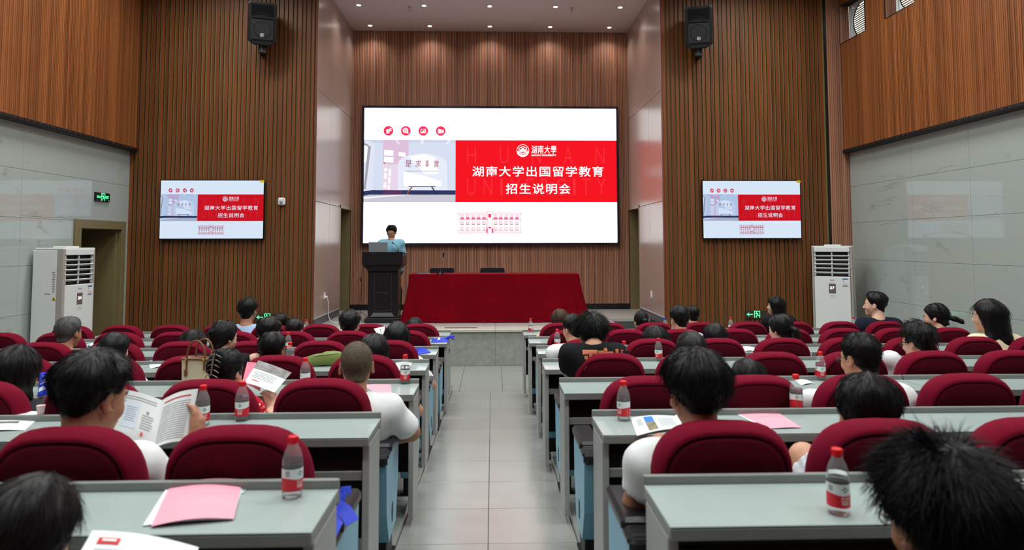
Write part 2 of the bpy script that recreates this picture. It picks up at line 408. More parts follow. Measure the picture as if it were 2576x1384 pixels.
# ------------------------------------------------------------------ front walls with wide battens
def front_wall(nm, x0, x1, flip):
    o = S(MB().box(x0-(0.3 if x0 < -4 else 0), YF, 0, x1, YF+0.14, ZH).build('wall_'+nm, 'groove_olive'))
    ms = {}
    for key, w in (('w', 0.058), ('n', 0.040)):
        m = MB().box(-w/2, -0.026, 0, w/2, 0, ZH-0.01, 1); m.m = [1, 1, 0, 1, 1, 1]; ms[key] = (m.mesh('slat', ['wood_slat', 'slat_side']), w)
    x = x0+0.004; i = 0; g = 0.0255
    while True:
        me, w = ms['w' if i % 2 == 0 else 'n']
        if x+w > x1: break
        link('slat', me, o, (x+w/2, YF, 0)); x += w+g; i += 1
    return o
wall_fl = front_wall('front_left', XL, NL, False); wall_fr = front_wall('front_right', NR, 5.645, True)
for X, s in ((NL, -1), (NR, 1)):       # thin edge where batten wall meets the laminate
    a, b = sorted((X, X+s*0.014)); S(MB().box(a-.001, YF-0.036, ZST, b, YF, ZNC).build('trim_%d' % (4 if s < 0 else 5), mat('edge_red', (120, 52, 34), 0.4)))
wall_strip = S(MB().box(5.645, YF-0.005, 0, XR+0.30, YF+0.14, WZ0-0.05).box(5.645, YF-0.005, WZ0-0.05, XR+0.07, YF+0.14, ZH).build('wall_front_corner', 'groove_dark'))
fine_slats('batten', wall_strip, 'wood_fine_x', 'x', 5.69, XR+0.07, 0.0, ZH, YF-0.005, -1)
MB().box(5.650, YF-0.012, 0, 5.685, YF, ZH).build('gap_strip', 'black_trim', wall_strip)
# ------------------------------------------------------------------ side walls
TJ = [0.0, 0.43, 1.04, 1.655, 2.262, 2.87, TRZ]
def side_wall(nm, X, s, ycuts, hole=None):
    a, b = sorted((X+s*0.012, X+s*0.14)); mb = MB()
    if hole:
        mb.box(a, YREAR, 0, b, hole[0], ZH).box(a, hole[0], hole[1], b, hole[2], ZH).box(a, hole[2], 0, b, YF, ZH)
    else: mb.box(a, YREAR, 0, b, YF, TRZ+0.3)
    o = S(mb.build('wall_'+nm, 'grout'))
    for y0, y1 in zip(ycuts[:-1], ycuts[1:]):
        for z0, z1 in zip(TJ[:-1], TJ[1:]):
            parts = [(y0, y1, z0, z1)]
            if hole and y1 > hole[0] and y0 < hole[2] and z0 < hole[1]:
                parts = []
                if z1 > hole[1]: parts.append((y0, y1, max(z0, hole[1]), z1))
                zz1 = min(z1, hole[1])
                if y0 < hole[0]-0.01: parts.append((y0, hole[0], z0, zz1))
                if y1 > hole[2]+0.01: parts.append((hole[2], y1, z0, zz1))
            for (p, q, r0, r1) in parts:
                if q-p < 0.01 or r1-r0 < 0.012: continue
                x0, x1 = sorted((X, X+s*0.012)); MB().bbox(x0, p+.0016, r0+.0016, x1, q-.0016, r1-.0016, 0.0012).build('tile', 'marble_tile', o)
    return o
wall_left = side_wall('left', XL, -1, [3.0, 3.99, 5.13, 6.27, 7.41, 8.543, 9.676, 10.81, YF], hole=(9.612, 2.285, 10.911))
wall_right = side_wall('right', XR, 1, [3.5, 4.70, 5.88, 7.05, 8.218, 9.386, 10.543, YF-0.02])
# upper wood on the sides
up_l = S(MB().box(XL, YREAR, TRZ+0.05, XLW, YF-0.035, ZH).build('wall_left_upper', 'groove_dark'))
fine_slats('batten', up_l, 'wood_fine_y', 'y', 2.5, YF-0.04, TRZ+0.05, ZH, XLW, 1)
WIN = [(10.247, 11.02), (9.001, 9.71), (7.76, 8.46), (6.51, 7.21), (5.27, 5.97), (4.02, 4.72)]
mb = MB(); y = YREAR
for w0, w1 in sorted(WIN):
    mb.box(XRW, y, TRZ+0.05, XR+0.14, w0, ZH); mb.box(XRW, w0, TRZ+0.05, XR+0.14, w1, WZ0); mb.box(XRW, w0, WZ1, XR+0.14, w1, ZH); y = w1
up_r = S(mb.build('wall_right_upper', 'groove_dark'))
fine_slats('batten', up_r, 'wood_fine_y', 'y', 2.5, YF-0.045, TRZ+0.05, ZH, XRW, -1, holes=[(w0, w1, WZ0, WZ1) for w0, w1 in WIN])
for n, X, s in ((1, XLW, 1), (2, XRW, -1)):
    a, b = sorted((X+s*0.03, X-s*0.10)); t = S(MB().bbox(a, 2.5, TRZ, b, YF-0.035, TRZ+0.05, 0.004).build('trim_%d' % n, 'black_trim'))
    for i in range(70):
        MB().box(min(X+s*.03, X+s*.034), 2.6+i*0.118, TRZ+0.016, max(X+s*.03, X+s*.034), 2.66+i*0.118, TRZ+0.036).build('vent_slot', mat('vent', (46, 42, 42), 0.6), t)
# windows: square white frame, round shutter of slats
def window(n, y0, y1):
    w = S(empty('window_%d' % n, (XR+0.06, (y0+y1)/2, (WZ0+WZ1)/2)))
    hy, hz = (y1-y0)/2, (WZ1-WZ0)/2
    fr = MB()
    fr.bbox(0.0, -hy, -hz, 0.05, -hy+0.05, hz).bbox(0.0, hy-0.05, -hz, 0.05, hy, hz).bbox(0.0, -hy+.05, -hz, 0.05, hy-.05, -hz+0.05).bbox(0.0, -hy+.05, hz-0.05, 0.05, hy-.05, hz)
    fr.build('frame', 'alu_white', w)
    R = 0.285; N = 40
    ring = [(math.cos(2*math.pi*i/N)*R, math.sin(2*math.pi*i/N)*R) for i in range(N)]
    pl = MB(); hy2, hz2 = hy-.05, hz-.05
    out = []
    for i in range(N):
        c, d = math.cos(2*math.pi*i/N), math.sin(2*math.pi*i/N); t = 1/max(abs(c)/hy2, abs(d)/hz2); out.append((c*t, d*t))
    for i in range(N):
        j = (i+1) % N
        pl.add([(0.03, ring[i][0], ring[i][1]), (0.03, ring[j][0], ring[j][1]), (0.03, out[j][0], out[j][1]), (0.03, out[i][0], out[i][1])], [(0, 1, 2, 3)])
    pl.build('surround', mat('surround_white', (236, 238, 240), 0.5, trans=0.0), w)
    MB().tube([(0.024, p[0], p[1]) for p in ring+ring[:1]], 0.009, 6, caps=False).build('shutter_ring', 'black_trim', w)
    z = -R+0.03
    while z < R:
        c = math.sqrt(max(0, R*R-z*z))+0.045
        if c > 0.05: MB().box(0.03, -c, z, 0.065, c, z+0.004, M=Matrix.Translation((0.05, 0, z)) @ Matrix.Rotation(0.05, 4, 'Y') @ Matrix.Translation((-0.05, 0, -z))).build('shutter_slat', mat('slat_cream', (232, 204, 160), 0.8), w)
        z += 0.036
    MB().box(0.10, -hy, -hz, 0.104, hy, hz).build('pane', mat('window_glass', (255, 255, 255), 0.0, trans=1.0, ior=1.02, spec=0.1), w)
    MB().box(-0.176, -hy, -hz-.012, 0.0, hy, -hz+.001).build('sill', 'black_trim', w); MB().box(-0.176, -hy-.01, -hz, -0.162, -hy, hz).box(-0.176, hy, -hz, -0.162, hy+.01, hz).build('edge_trim', 'black_trim', w)
    jb = MB()
    for i in range(5): jb.box(-0.155+i*0.031, hy-0.012, -hz, -0.130+i*0.031, hy, hz)
    jb.build('jamb_battens', 'wood_fine_x', w)['kind'] = 'stuff'
for i, (a, b) in enumerate(WIN): window(i+1, a, b)
# left side door
d1 = S(empty('door_1', (XL, 10.26, 0)))
MB().bbox(-0.10, -0.648, 0, 0.03, -0.505, 2.285, 0.004).build('frame_post', 'door_olive', d1)
MB().bbox(-0.10, 0.543, 0, 0.03, 0.65, 2.285, 0.004).build('frame_post', 'door_olive', d1)
MB().bbox(-0.10, -0.505, 2.155, 0.028, 0.543, 2.286, 0.004).build('frame_head', 'door_olive', d1)
MB().box(-0.66, 0.5, 0, -0.05, 0.649, 2.2).build('jamb', 'door_olive', d1)
MB().box(-0.66, -0.647, 0, -0.05, -0.505, 2.2).build('jamb', 'door_olive', d1)
MB().box(-0.66, -0.66, 2.155, -0.05, 0.66, 2.3).build('soffit', 'door_olive', d1)
lf = MB().bbox(-0.66, -0.56, 0, -0.57, 0.56, 2.155, 0.003).build('door_leaf', 'door_olive', d1)
MB().tube([(-0.57, -0.38, 1.02), (-0.52, -0.38, 1.02), (-0.52, -0.26, 1.02)], 0.01).build('handle', 'steel', lf)
# hall rear wall and ceiling (behind and above the view)
S(MB().box(XL-0.2, YREAR-0.15, 0, XR+0.2, YREAR, ZH).build('wall_rear', mat('rear_wood', (96, 54, 30), 0.6)))
S(MB().box(XL-0.2, YREAR-0.15, ZH, XR+0.2, YF+0.002, ZH+0.12).build('ceiling', 'plaster'))
S(MB().box(XL-0.2, YF, ZNC+0.1, XR+0.3, YF+0.14, ZH+0.12).build('wall_front_bulkhead', 'plaster'))
S(MB().box(NL-0.7, YB+0.12, 0, NR+0.7, YB+0.25, ZNC+.1).build('wall_stage_rear', 'concrete_dark'))

# ------------------------------------------------------------------ lamps
def area(name, parent, loc, sx, sy, power, col=(1, 1, 1)):
    l = bpy.data.lights.new(name, 'AREA'); l.shape = 'RECTANGLE'; l.size = sx; l.size_y = sy; l.energy = power; l.color = col
    o = bpy.data.objects.new(name, l); COL.objects.link(o); o.parent = parent; o.location = loc; return o
pn = 0
for ix, X in enumerate((-4.3, -1.45, 1.45, 4.3)):
    for iy, Y in enumerate((0.6, 3.6, 6.6, 9.3)):
        side = ('far left', 'inner left', 'inner right', 'far right')[ix]; row = ('rearmost', 'second', 'third', 'frontmost')[iy]
        t = thing('ceiling_panel_light', 'flat white ceiling light panel, %s row, %s column' % (row, side), 'ceiling light', (X, Y, ZH), group='hall ceiling panels')
        MB().bbox(-0.62, -0.32, -0.02, 0.62, 0.32, 0.0).build('frame', 'alu_white', t)
        MB().box(-0.59, -0.29, -0.024, 0.59, 0.29, -0.0205).build('diffuser', emi('panel_glow', (255, 252, 246), 3.0), t)
        area('panel_lamp', t, (0, 0, -0.03), 1.16, 0.56, CEIL_W, (0.95, 1.0, 0.99)).data.spread = math.radians(150)
_dn = ['first', 'second', 'third', 'fourth', 'fifth']
for j, (Y, rn) in enumerate(((12.31, 'front'), (13.48, 'rear'))):
    for i, X in enumerate((-2.49, -1.275, -0.045, 1.195, 2.42)):
        t = thing('downlight', 'small recessed white downlight over the stage, %s row, %s from the left' % (rn, _dn[i]), 'downlight', (X, Y, ZNC), group='stage downlights')
        MB().lathe([(0.055, -0.004), (0.055, 0.0), (0.04, 0.0), (0.04, -0.004)], n=20, caps=False).build('trim_ring', 'alu_white', t)
        MB().lathe([(0.0005, -0.0035), (0.041, -0.0035)], n=20, caps=False).build('lens', emi('down_glow', (255, 250, 240), 14.0), t)
        l = bpy.data.lights.new('bulb', 'SPOT'); l.energy = DOWN_W; l.spot_size = math.radians(135); l.spot_blend = 1.0; l.shadow_soft_size = 0.04; l.color = (1.0, 0.93, 0.86)
        o = bpy.data.objects.new('bulb', l); COL.objects.link(o); o.parent = t; o.location = (0, 0, -0.02)
for X, Y, w in ((-1.55, 12.39, 'left'), (1.50, 12.37, 'right')):
    t = thing('fire_sprinkler', 'small metal fire sprinkler on the stage ceiling, %s one' % w, 'sprinkler', (X, Y, ZNC), group='ceiling sprinklers')
    MB().lathe([(0.034, 0.0), (0.034, -0.008), (0.012, -0.01), (0.01, -0.05), (0.004, -0.055)], n=14).build('body', 'steel', t)
    MB().lathe([(0.002, -0.055), (0.024, -0.06), (0.024, -0.064), (0.002, -0.064)], n=14).build('deflector', 'steel', t)
# ------------------------------------------------------------------ slide shown on the three screens (flat picture in unit space: x 0..1, z 0..1)
SL = {}
def sl_quad(key, layer, pts):
    SL.setdefault(key, MB()); SL[key].add([(p[0], -0.0007*layer, p[1]) for p in pts], [tuple(range(len(pts)))])
def A3(x, y): return ((905+x/5.324-914.5)/634.5, 1-(265+y/5.324-274.5)/337.0)
def A4(x, y): return ((1130+x/5.535-914.5)/634.5, 1-(350+y/5.535-274.5)/337.0)
def r3(key, layer, x0, y0, x1, y1): sl_quad(key, layer, [A3(x0, y1), A3(x1, y1), A3(x1, y0), A3(x0, y0)])
def r4(key, layer, x0, y0, x1, y1): sl_quad(key, layer, [A4(x0, y1), A4(x1, y1), A4(x1, y0), A4(x0, y0)])
def p3(key, layer, *pts): sl_quad(key, layer, [A3(*p) for p in pts])
def p4(key, layer, *pts): sl_quad(key, layer, [A4(*p) for p in pts])
def disc(key, layer, A, cx, cy, r, n=28, r2=None):
    if r2 is None: sl_quad(key, layer, [A(cx+r*math.cos(-2*math.pi*i/n), cy+r*math.sin(-2*math.pi*i/n)) for i in range(n)])
    else:
        for i in range(n):
            a, b = -2*math.pi*i/n, -2*math.pi*(i+1)/n
            sl_quad(key, layer, [A(cx+r2*math.cos(a), cy+r2*math.sin(a)), A(cx+r*math.cos(a), cy+r*math.sin(a)), A(cx+r*math.cos(b), cy+r*math.sin(b)), A(cx+r2*math.cos(b), cy+r2*math.sin(b))])
def line(key, layer, A, x0, y0, x1, y1, w):
    d = math.hypot(x1-x0, y1-y0); nx, ny = -(y1-y0)/d*w/2, (x1-x0)/d*w/2
    sl_quad(key, layer, [A(x0+nx, y0+ny), A(x1+nx, y1+ny), A(x1-nx, y1-ny), A(x0-nx, y0-ny)])
def stext(key, layer, A, s, x0, x1, y0, y1, bold=0.0, space=1.0, shear=0.0):
    (u0, w0), (u1, w1) = A(x0, y1), A(x1, y0)
    vs, fs = fit_text(s, u0, u1, w0, w1, bold, space, shear*0.5)
    SL.setdefault(key, MB()); SL[key].add([(a, -0.0007*layer, b) for a, b in vs], fs)
sl_quad('white', 0, [(0, 0), (1, 0), (1, 1), (0, 1)])
# the four round icons
for cx in (368, 600, 833, 1065): disc('pink', 1, A3, cx, 354, 65)
disc('white', 2, A3, 397, 327, 12, 12)                                   # runner with a case
for a in ((388, 340, 366, 362, 17), (366, 362, 380, 378, 11), (380, 378, 372, 390, 9), (366, 364, 350, 386, 11), (350, 386, 338, 384, 8), (384, 342, 402, 358, 8), (402, 358, 410, 348, 7), (376, 336, 356, 342, 8)): line('white', 2, A3, *a)
p3('white', 2, (332, 350), (352, 338), (364, 356), (344, 372))
disc('white', 2, A3, 596, 350, 36, r2=30); disc('white', 2, A3, 596, 350, 23, r2=17); disc('white', 2, A3, 596, 350, 9, 12); line('white', 2, A3, 616, 370, 634, 386, 13)
for a in ((799, 328, 867, 334), (799, 372, 867, 378), (799, 328, 805, 378), (861, 328, 867, 378), (793, 378, 873, 384)): r3('white', 2, *a)
for x, h in ((818, 12), (830, 18), (842, 26)): r3('white', 2, x, 368-h, x+8, 368)
for i in range(4):
    r3('white', 2, 1030+13*i, 326+abs(i-1)*4, 1036+13*i, 386)
    r3('white', 2, 1028, 336+15*i, 1078, 340+15*i)
for i in range(3): r3('white', 2, 1084+8*i, 338, 1088+8*i, 384)
for i in range(4): r3('white', 2, 1082, 340+13*i, 1104, 343+13*i)
# the picture of a pale room at the left
r3('ph_wall', 1, 50, 474, 1265, 1305)
p3('ph_ceil', 2, (50, 474), (1265, 474), (1265, 505), (190, 518))
for a, b in ((820, 0), (470, 45), (1190, -45)): p3('ph_beam', 3, (a-20, 474), (a+20, 474), (a+20+b, 535), (a-20+b, 535))
p3('ph_left', 2, (50, 474), (190, 518), (165, 1140), (48, 1180))
p3('ph_sun', 3, (52, 520), (130, 555), (118, 760), (50, 780)); p3('ph_gray', 4, (100, 550), (138, 565), (75, 1130), (48, 1140)); p3('ph_gray', 5, (50, 515), (110, 545), (108, 570), (50, 545))
r3('ph_pink', 3, 300, 474, 638, 800); r3('ph_pink2', 3, 300, 800, 560, 1305)
for x0, x1, y0, y1 in ((315, 440, 610, 690), (315, 440, 700, 780), (510, 600, 640, 700), (320, 360, 850, 900), (318, 355, 915, 1000), (312, 348, 1040, 1120), (380, 410, 860, 960), (372, 405, 970, 1060), (365, 395, 1070, 1140)): p3('ph_sun', 4, (x0, y0), (x1, y0+8), (x1-4, y1), (x0-4, y1-8))
arch = [(500, 1145), (500, 790)]+[(825-325*math.cos(math.pi*t/12), 790-130*math.sin(math.pi*t/12)) for t in range(1, 12)]+[(1150, 790), (1160, 1145)]
sl_quad('ph_beam', 4, [A3(*q) for q in arch]); sl_quad('ph_arch', 5, [A3(825+(q[0]-825)*0.94, q[1]+(14 if q[1] < 1100 else 0)) for q in arch])
p3('ph_sun', 6, (575, 900), (850, 950), (1080, 1030), (1080, 1090), (575, 1090)); p3('ph_sun', 6, (640, 700), (860, 660), (1000, 720), (1040, 930), (860, 930))
for s, x0, x1 in (('是', 597, 680), ('求', 728, 806), ('事', 862, 912), ('實', 976, 1042)): stext('ph_char', 7, A3, s, x0, x1, 746, 842, 0.0, shear=0.02)
stext('ph_txt', 7, A3, 'SEEKING TRUTH FROM FACTS', 610, 1028, 884, 902, 0.0)
p3('ph_base', 6, (45, 1160), (160, 1145), (1265, 1148), (1265, 1205), (130, 1205), (45, 1222)); p3('ph_pk3', 7, (300, 1150), (560, 1148), (560, 1202), (300, 1205))
p3('ph_floor', 5, (45, 1222), (130, 1205), (1265, 1205), (1265, 1305), (42, 1305)); p3('ph_sun', 6, (45, 1240), (560, 1205), (700, 1205), (300, 1235), (45, 1262))
r3('ph_line', 8, 640, 1094, 1000, 1102); line('ph_wood', 8, A3, 690, 1102, 640, 1165, 16); line('ph_wood', 8, A3, 640, 1160, 628, 1205, 14); line('ph_line', 8, A3, 950, 1102, 990, 1165, 16); line('ph_line', 8, A3, 990, 1160, 1003, 1205, 14)
p3('ph_line', 6, (308, 775), (330, 780), (328, 792), (312, 790))
# red panel
r4('red', 1, 70, 26, 2325, 885)
for s, xs in (('H', 230), ('U', 686), ('N', 1138), ('A', 1580), ('N', 2028)): stext('red2', 2, A4, s, xs, xs+124, 122, 348, -0.012)
for s, xs, w in (('U', 230, 120), ('N', 460, 122), ('I', 692, 34), ('V', 835, 132), ('E', 1060, 95), ('R', 1262, 110), ('S', 1490, 118), ('I', 1708, 34), ('T', 1830, 118), ('Y', 2040, 126)): stext('red2', 2, A4, s, xs, xs+w, 560, 788, -0.012)
stext('white', 4, A4, '湖南大学出国留学教育', 304, 2136, 386, 532, 0.007, 1.13)
stext('white', 4, A4, '招生说明会', 770, 1674, 628, 774, 0.007, 1.13)
stext('white', 4, A4, '湖南大學', 1128, 1478, 98, 210, 0.002, 1.05, shear=0.03)
stext('white', 4, A4, 'HUNAN UNIVERSITY', 1128, 1476, 222, 246, 0.008)
disc('white', 4, A4, 1008, 170, 87, 36, r2=81); disc('white', 4, A4, 1008, 172, 60, 32, r2=55)
for i in range(26):
    a = math.pi*(0.05+0.9*i/25); disc('white', 4, A4, 1008+72*math.cos(a), 170+72*math.sin(a), 6, 8)
for i, dx in enumerate((-52, -22, 18, 50)): stext('white', 4, A4, '湖南大學'[i], 1008+dx-9, 1008+dx+9, 108+abs(dx)*0.35, 128+abs(dx)*0.35)
p4('white', 4, (962, 160), (986, 150), (1030, 150), (1054, 160), (1054, 196), (962, 196)); r4('red', 5, 990, 172, 1026, 196); r4('white', 6, 996, 178, 1020, 182); r4('white', 6, 996, 188, 1020, 192)
for x in (968, 976, 1036, 1044): r4('red', 5, x, 168, x+4, 190)
p4('white', 4, (985, 148), (1008, 132), (1031, 148)); r4('white', 4, 975, 206, 1041, 210); r4('white', 4, 965, 232, 1050, 246); r4('white', 4, 978, 214, 1038, 217)
# line drawing of a building
def fr4(key, x0, y0, x1, y1, w=3):
    w *= 2.2
    r4(key, 2, x0, y0, x1, y0+w); r4(key, 2, x0, y1-w, x1, y1); r4(key, 2, x0, y0+w, x0+w, y1-w); r4(key, 2, x1-w, y0+w, x1, y1-w)
for y in (1024, 1042, 1052): r4('bl2', 2, 100, y, 990, y+5)
for y, k in ((1122, 'bl'), (1282, 'bl'), (1302, 'bl2'), (1312, 'bl2')): r4(k, 2, 102, y, 988, y+6)
for x in (110, 976): r4('bl2', 2, x, 1042, x+5, 1300)
for x in (100, 986): r4('bl2', 2, x, 1024, x+4, 1046)
for i in range(10):
    xc = (165, 242, 319, 391, 465, 627, 698, 772, 848, 924)[i]
    for y0, y1 in ((1066, 1102), (1152, 1194), (1230, 1280)):
        fr4('bl', xc-21, y0, xc+21, y1, 2.5)
        for q in (-9, 5): r4('bl2', 2, xc+q, y0, xc+q+4, y1)
        for q in (0.33, 0.66): r4('bl2', 2, xc-21, y0+(y1-y0)*q, xc+21, y0+(y1-y0)*q+4)
    r4('bl3', 2, xc-29, 1102, xc+29, 1122); r4('bl', 3, xc-25, 1194, xc+25, 1198)
r4('white', 3, 497, 1010, 597, 1282)
for x in (497, 515, 575, 592): r4('bl', 4, x, 1020, x+5, 1312)
r4('bl', 4, 492, 1010, 600, 1014); r4('bl', 4, 500, 1030, 594, 1033); disc('bl', 4, A4, 546, 1016, 40, 24, r2=36); r4('white', 5, 500, 1017, 594, 1029)
r4('pink', 5, 526, 1048, 566, 1098); p4('pink', 5, (480, 1116), (524, 1116), (516, 1126), (490, 1126)); p4('pink', 5, (568, 1116), (612, 1116), (604, 1126), (578, 1126))
disc('bl', 5, A4, 546, 1240, 44, 24, r2=40); sl_quad('pink', 6, [A4(546+24*math.cos(-math.pi*i/10), 1248+24*math.sin(-math.pi*i/10)) for i in range(11)]); r4('white', 6, 524, 1250, 568, 1312); fr4('bl2', 524, 1250, 568, 1312, 2); r4('bl3', 5, 500, 1250, 522, 1305); r4('bl3', 5, 570, 1250, 592, 1305)
SLC = {'white': (255, 255, 255), 'pink': (250, 52, 92), 'red': (238, 22, 34), 'red2': (242, 46, 58), 'bl': (196, 20, 66), 'bl2': (216, 70, 112), 'bl3': (232, 110, 152), 'ph_wall': (208, 216, 234), 'ph_ceil': (198, 206, 226),
       'ph_beam': (226, 230, 242), 'ph_left': (216, 222, 238), 'ph_sun': (250, 250, 255), 'ph_gray': (160, 156, 166), 'ph_pink': (216, 186, 212), 'ph_pink2': (226, 208, 226), 'ph_arch': (222, 228, 242), 'ph_char': (150, 40, 76),
       'ph_txt': (140, 140, 150), 'ph_base': (46, 54, 96), 'ph_pk3': (86, 52, 92), 'ph_floor': (196, 194, 206), 'ph_line': (50, 46, 60), 'ph_wood': (150, 84, 62)}
def slide(parent, x0, x1, z0, z1, y, strength, tint, tagn):
    pic = link('slide_picture', None, parent)
    for key, mb in SL.items():
        c = tuple(a*b for a, b in zip(SLC[key], tint)); k = strength if (key == 'white' or tagn == 'tv') else 1.0
        m = emi('slide_%s_%s' % (tagn, key), c, k)
        if key not in ('white', 'red', 'ph_wall'): m.cycles.emission_sampling = 'NONE'
        o = mb.build('slide_'+{'white': 'background', 'red': 'red_panel', 'pink': 'icons', 'red2': 'ghost_letters', 'bl': 'building_lines', 'bl2': 'building_fine_lines', 'bl3': 'building_balconies'}.get(key, 'photo_'+key[3:]), m, pic, (x0, y, z0))
        o.scale = (x1-x0, 1, z1-z0)
        if key not in ('ph_wall',): o['kind'] = 'stuff'
    return pic
# main screen
def P13(u, v): return aty(u, v, YB-0.10)
a, b = P13(907.8, 617.3), P13(1554.8, 268.9); wa, wb = P13(913.2, 611.4), P13(1548.8, 274.9)
scr = thing('led_screen', 'huge black-framed stage screen showing a red and white slide', 'screen', ((a.x+b.x)/2, YB-0.015, (a.z+b.z)/2))
cx, cz = (a.x+b.x)/2, (a.z+b.z)/2; hw, hh = (b.x-a.x)/2, (b.z-a.z)/2; fw = 0.045
MB().box(-hw+0.01, -0.05, -hh+0.01, hw-.01, 0.0, hh-.01).build('cabinet', 'black_trim', scr)
mat('frame_navy', (30, 30, 46), 0.12, spec=0.7)
for n, bx in (('frame_bar', (-hw, -0.115, hh-fw, hw, 0.0, hh)), ('frame_bar', (-hw, -0.115, -hh, hw, 0.0, -hh+fw)), ('frame_bar', (-hw, -0.115, -hh+fw, -hw+fw, 0.0, hh-fw)), ('frame_bar', (hw-fw, -0.115, -hh+fw, hw, 0.0, hh-fw))):
    MB().bbox(*bx, r=0.004).build(n, 'frame_navy', scr)
slide(scr, -hw+fw, hw-fw, -hh+fw, hh-fw, -0.066, SCREEN_E, (1, 1, 1), 'main')
# televisions
def tv(tl, br, which):
    Y = YF-0.10; p, q = aty(*tl, Y), aty(*br, Y); cx, cz = (p.x+q.x)/2, (p.z+q.z)/2; hw, hh = (q.x-p.x)/2, (p.z-q.z)/2
    t = thing('television', 'thin black wall television showing the slide, %s wood wall' % which, 'television', (cx, Y, cz), group='wall televisions')
    MB().bbox(-hw, 0.0, -hh, hw, 0.05, hh, 0.006).build('casing', mat('tv_black', (12, 12, 14), 0.3), t)
    MB().box(-0.25, 0.05, -0.2, 0.25, 0.075, 0.2).build('wall_mount', 'black_trim', t)
    e = 0.012
    for bx in ((-hw, -0.004, hh-e, hw, 0, hh), (-hw, -0.004, -hh, hw, 0, -hh+e*1.3), (-hw, -0.004, -hh, -hw+e, 0, hh), (hw-e, -0.004, -hh, hw, 0, hh)): MB().box(*bx).build('bezel', 'tv_black', t)
    slide(t, -hw+e, hw-e, -hh+e*1.3, hh-e, -0.0005, TV_E, (0.87, 0.93, 1.0), 'tv')
    MB().box(hw-0.068, -0.009, hh-0.042, hw-0.004, -0.0045, hh-0.004).build('energy_sticker', mat('sticker_yellow', (236, 200, 20), 0.5, emit=(236, 200, 20), estr=0.0), t)
    fs = fit_text('4K HDR', hw-0.062, hw-0.02, hh-0.026, hh-0.012, 0.0)
    return t
tv((403.5, 452.5), (663, 602.5), 'left'); tv((1765.5, 453.5), (2017.5, 601), 'right')
# ------------------------------------------------------------------ loudspeakers
mat('speaker_black', (16, 18, 20), 0.5, bump=0.25, bscale=300); mat('grille', (13, 15, 17), 0.55, bump=0.6, bscale=420); mat('badge', (226, 226, 226), 0.3)
def loudspeaker(c, which, rz, roll):
    t = thing('wall_loudspeaker', 'black wedge loudspeaker high on the %s wood wall' % which, 'loudspeaker', c, rz, 'wall loudspeakers')
    body = empty('cabinet_tilt'); bpy.data.objects.remove(body)
    R = Matrix.Rotation(math.radians(14), 4, 'X') @ Matrix.Rotation(math.radians(roll), 4, 'Y')
    w, h = 0.218, 0.315
    out = [(-w, -h+.02), (-w, h-.03), (-w+.03, h), (w-.03, h), (w, h-.03), (w, -h+.02), (w-.10, -h-.045), (-w+.10, -h-.045)]
    mb = MB(); bk = [(x*0.72, z*0.9) for x, z in out]
    n = len(out); vs = [R @ Vector((x, -0.17, z)) for x, z in out]+[R @ Vector((x, -0.14, z)) for x, z in out]+[R @ Vector((x, 0.13, z)) for x, z in bk]
    vf = [R @ Vector((x*0.93, -0.182, z*0.95)) for x, z in out]
    mb.add(vf+vs, [tuple(range(n))]+[(k*n+i, (k+1)*n+i, (k+1)*n+(i+1) % n, k*n+(i+1) % n) for k in range(3) for i in range(n)]+[tuple(range(4*n-1, 3*n-1, -1))])
    mb.build('cabinet', 'speaker_black', t)
    # horn recess: a stepped funnel in front of the top third
    hb = MB(); z0, z1 = 0.105, 0.27
    o4 = [(-0.165, z0), (0.165, z0), (0.165, z1), (-0.165, z1)]; i4 = [(-0.05, 0.16), (0.05, 0.16), (0.04, 0.235), (-0.04, 0.235)]
    hb.add([R @ Vector((x, -0.189, z)) for x, z in o4]+[R @ Vector((x, -0.1845, z)) for x, z in i4], [(0, 1, 5, 4), (1, 2, 6, 5), (2, 3, 7, 6), (3, 0, 4, 7), (4, 5, 6, 7)])
    hb.build('horn', mat('horn_black', (9, 10, 11), 0.35), t)
    lp = [(-0.165, 0.06), (0.165, 0.06), (0.165, 0.075), (0.08, 0.105), (-0.08, 0.105), (-0.165, 0.075)]
    MB().prism(lp, -0.205, -0.18, M=R).build('horn_lip', mat('lip_grey', (34, 38, 42), 0.35), t)
    g = MB(); gp = [(-0.168, -0.27), (0.168, -0.27), (0.168, 0.05), (-0.168, 0.05)]
    g.prism(gp, -0.196, -0.18, M=R); grl = g.build('grille', 'grille', t)
    MB().lathe([(0.118, 0.0), (0.128, 0.004), (0.138, 0.0)], n=36, caps=False, M=R @ Matrix.Translation((0, -0.1965, -0.105)) @ Matrix.Rotation(math.pi/2, 4, 'X')).build('cone_ring', 'speaker_black', grl)
    bd = MB()
    for x0, z0, x1, z1 in ((-0.026, -0.226, 0.026, -0.222), (-0.026, -0.178, 0.026, -0.174), (-0.026, -0.222, -0.022, -0.178), (0.022, -0.222, 0.026, -0.178)): bd.box(x0, -0.2005, z0, x1, -0.196, z1, M=R)
    vs, fs = fit_text('EV', -0.019, 0.017, -0.218, -0.182, 0.03, 0.9)
    bd.add([R @ Vector((x, -0.2003, z)) for x, z in vs], fs); bd.build('badge', 'badge', grl)
    MB().bbox(-0.06, -0.03, -0.50, 0.06, 0.04, -0.34, 0.008).build('bracket', 'speaker_black', t)
    MB().bbox(-0.045, 0.03, -0.47, 0.045, 0.285, -0.38, 0.006).build('bracket_arm', 'speaker_black', t)
    for i in range(4): MB().ell((-0.02+0.003*i, -0.033, -0.36-0.032*i), (0.006, 0.004, 0.006), 8, 6).build('bolt', 'badge', t)
loudspeaker(Vector(aty(661.5, 58, 10.72)), 'left', math.radians(16), 0.5); loudspeaker(Vector(aty(1756, 67, 10.72)), 'right', math.radians(-14), -0.5)
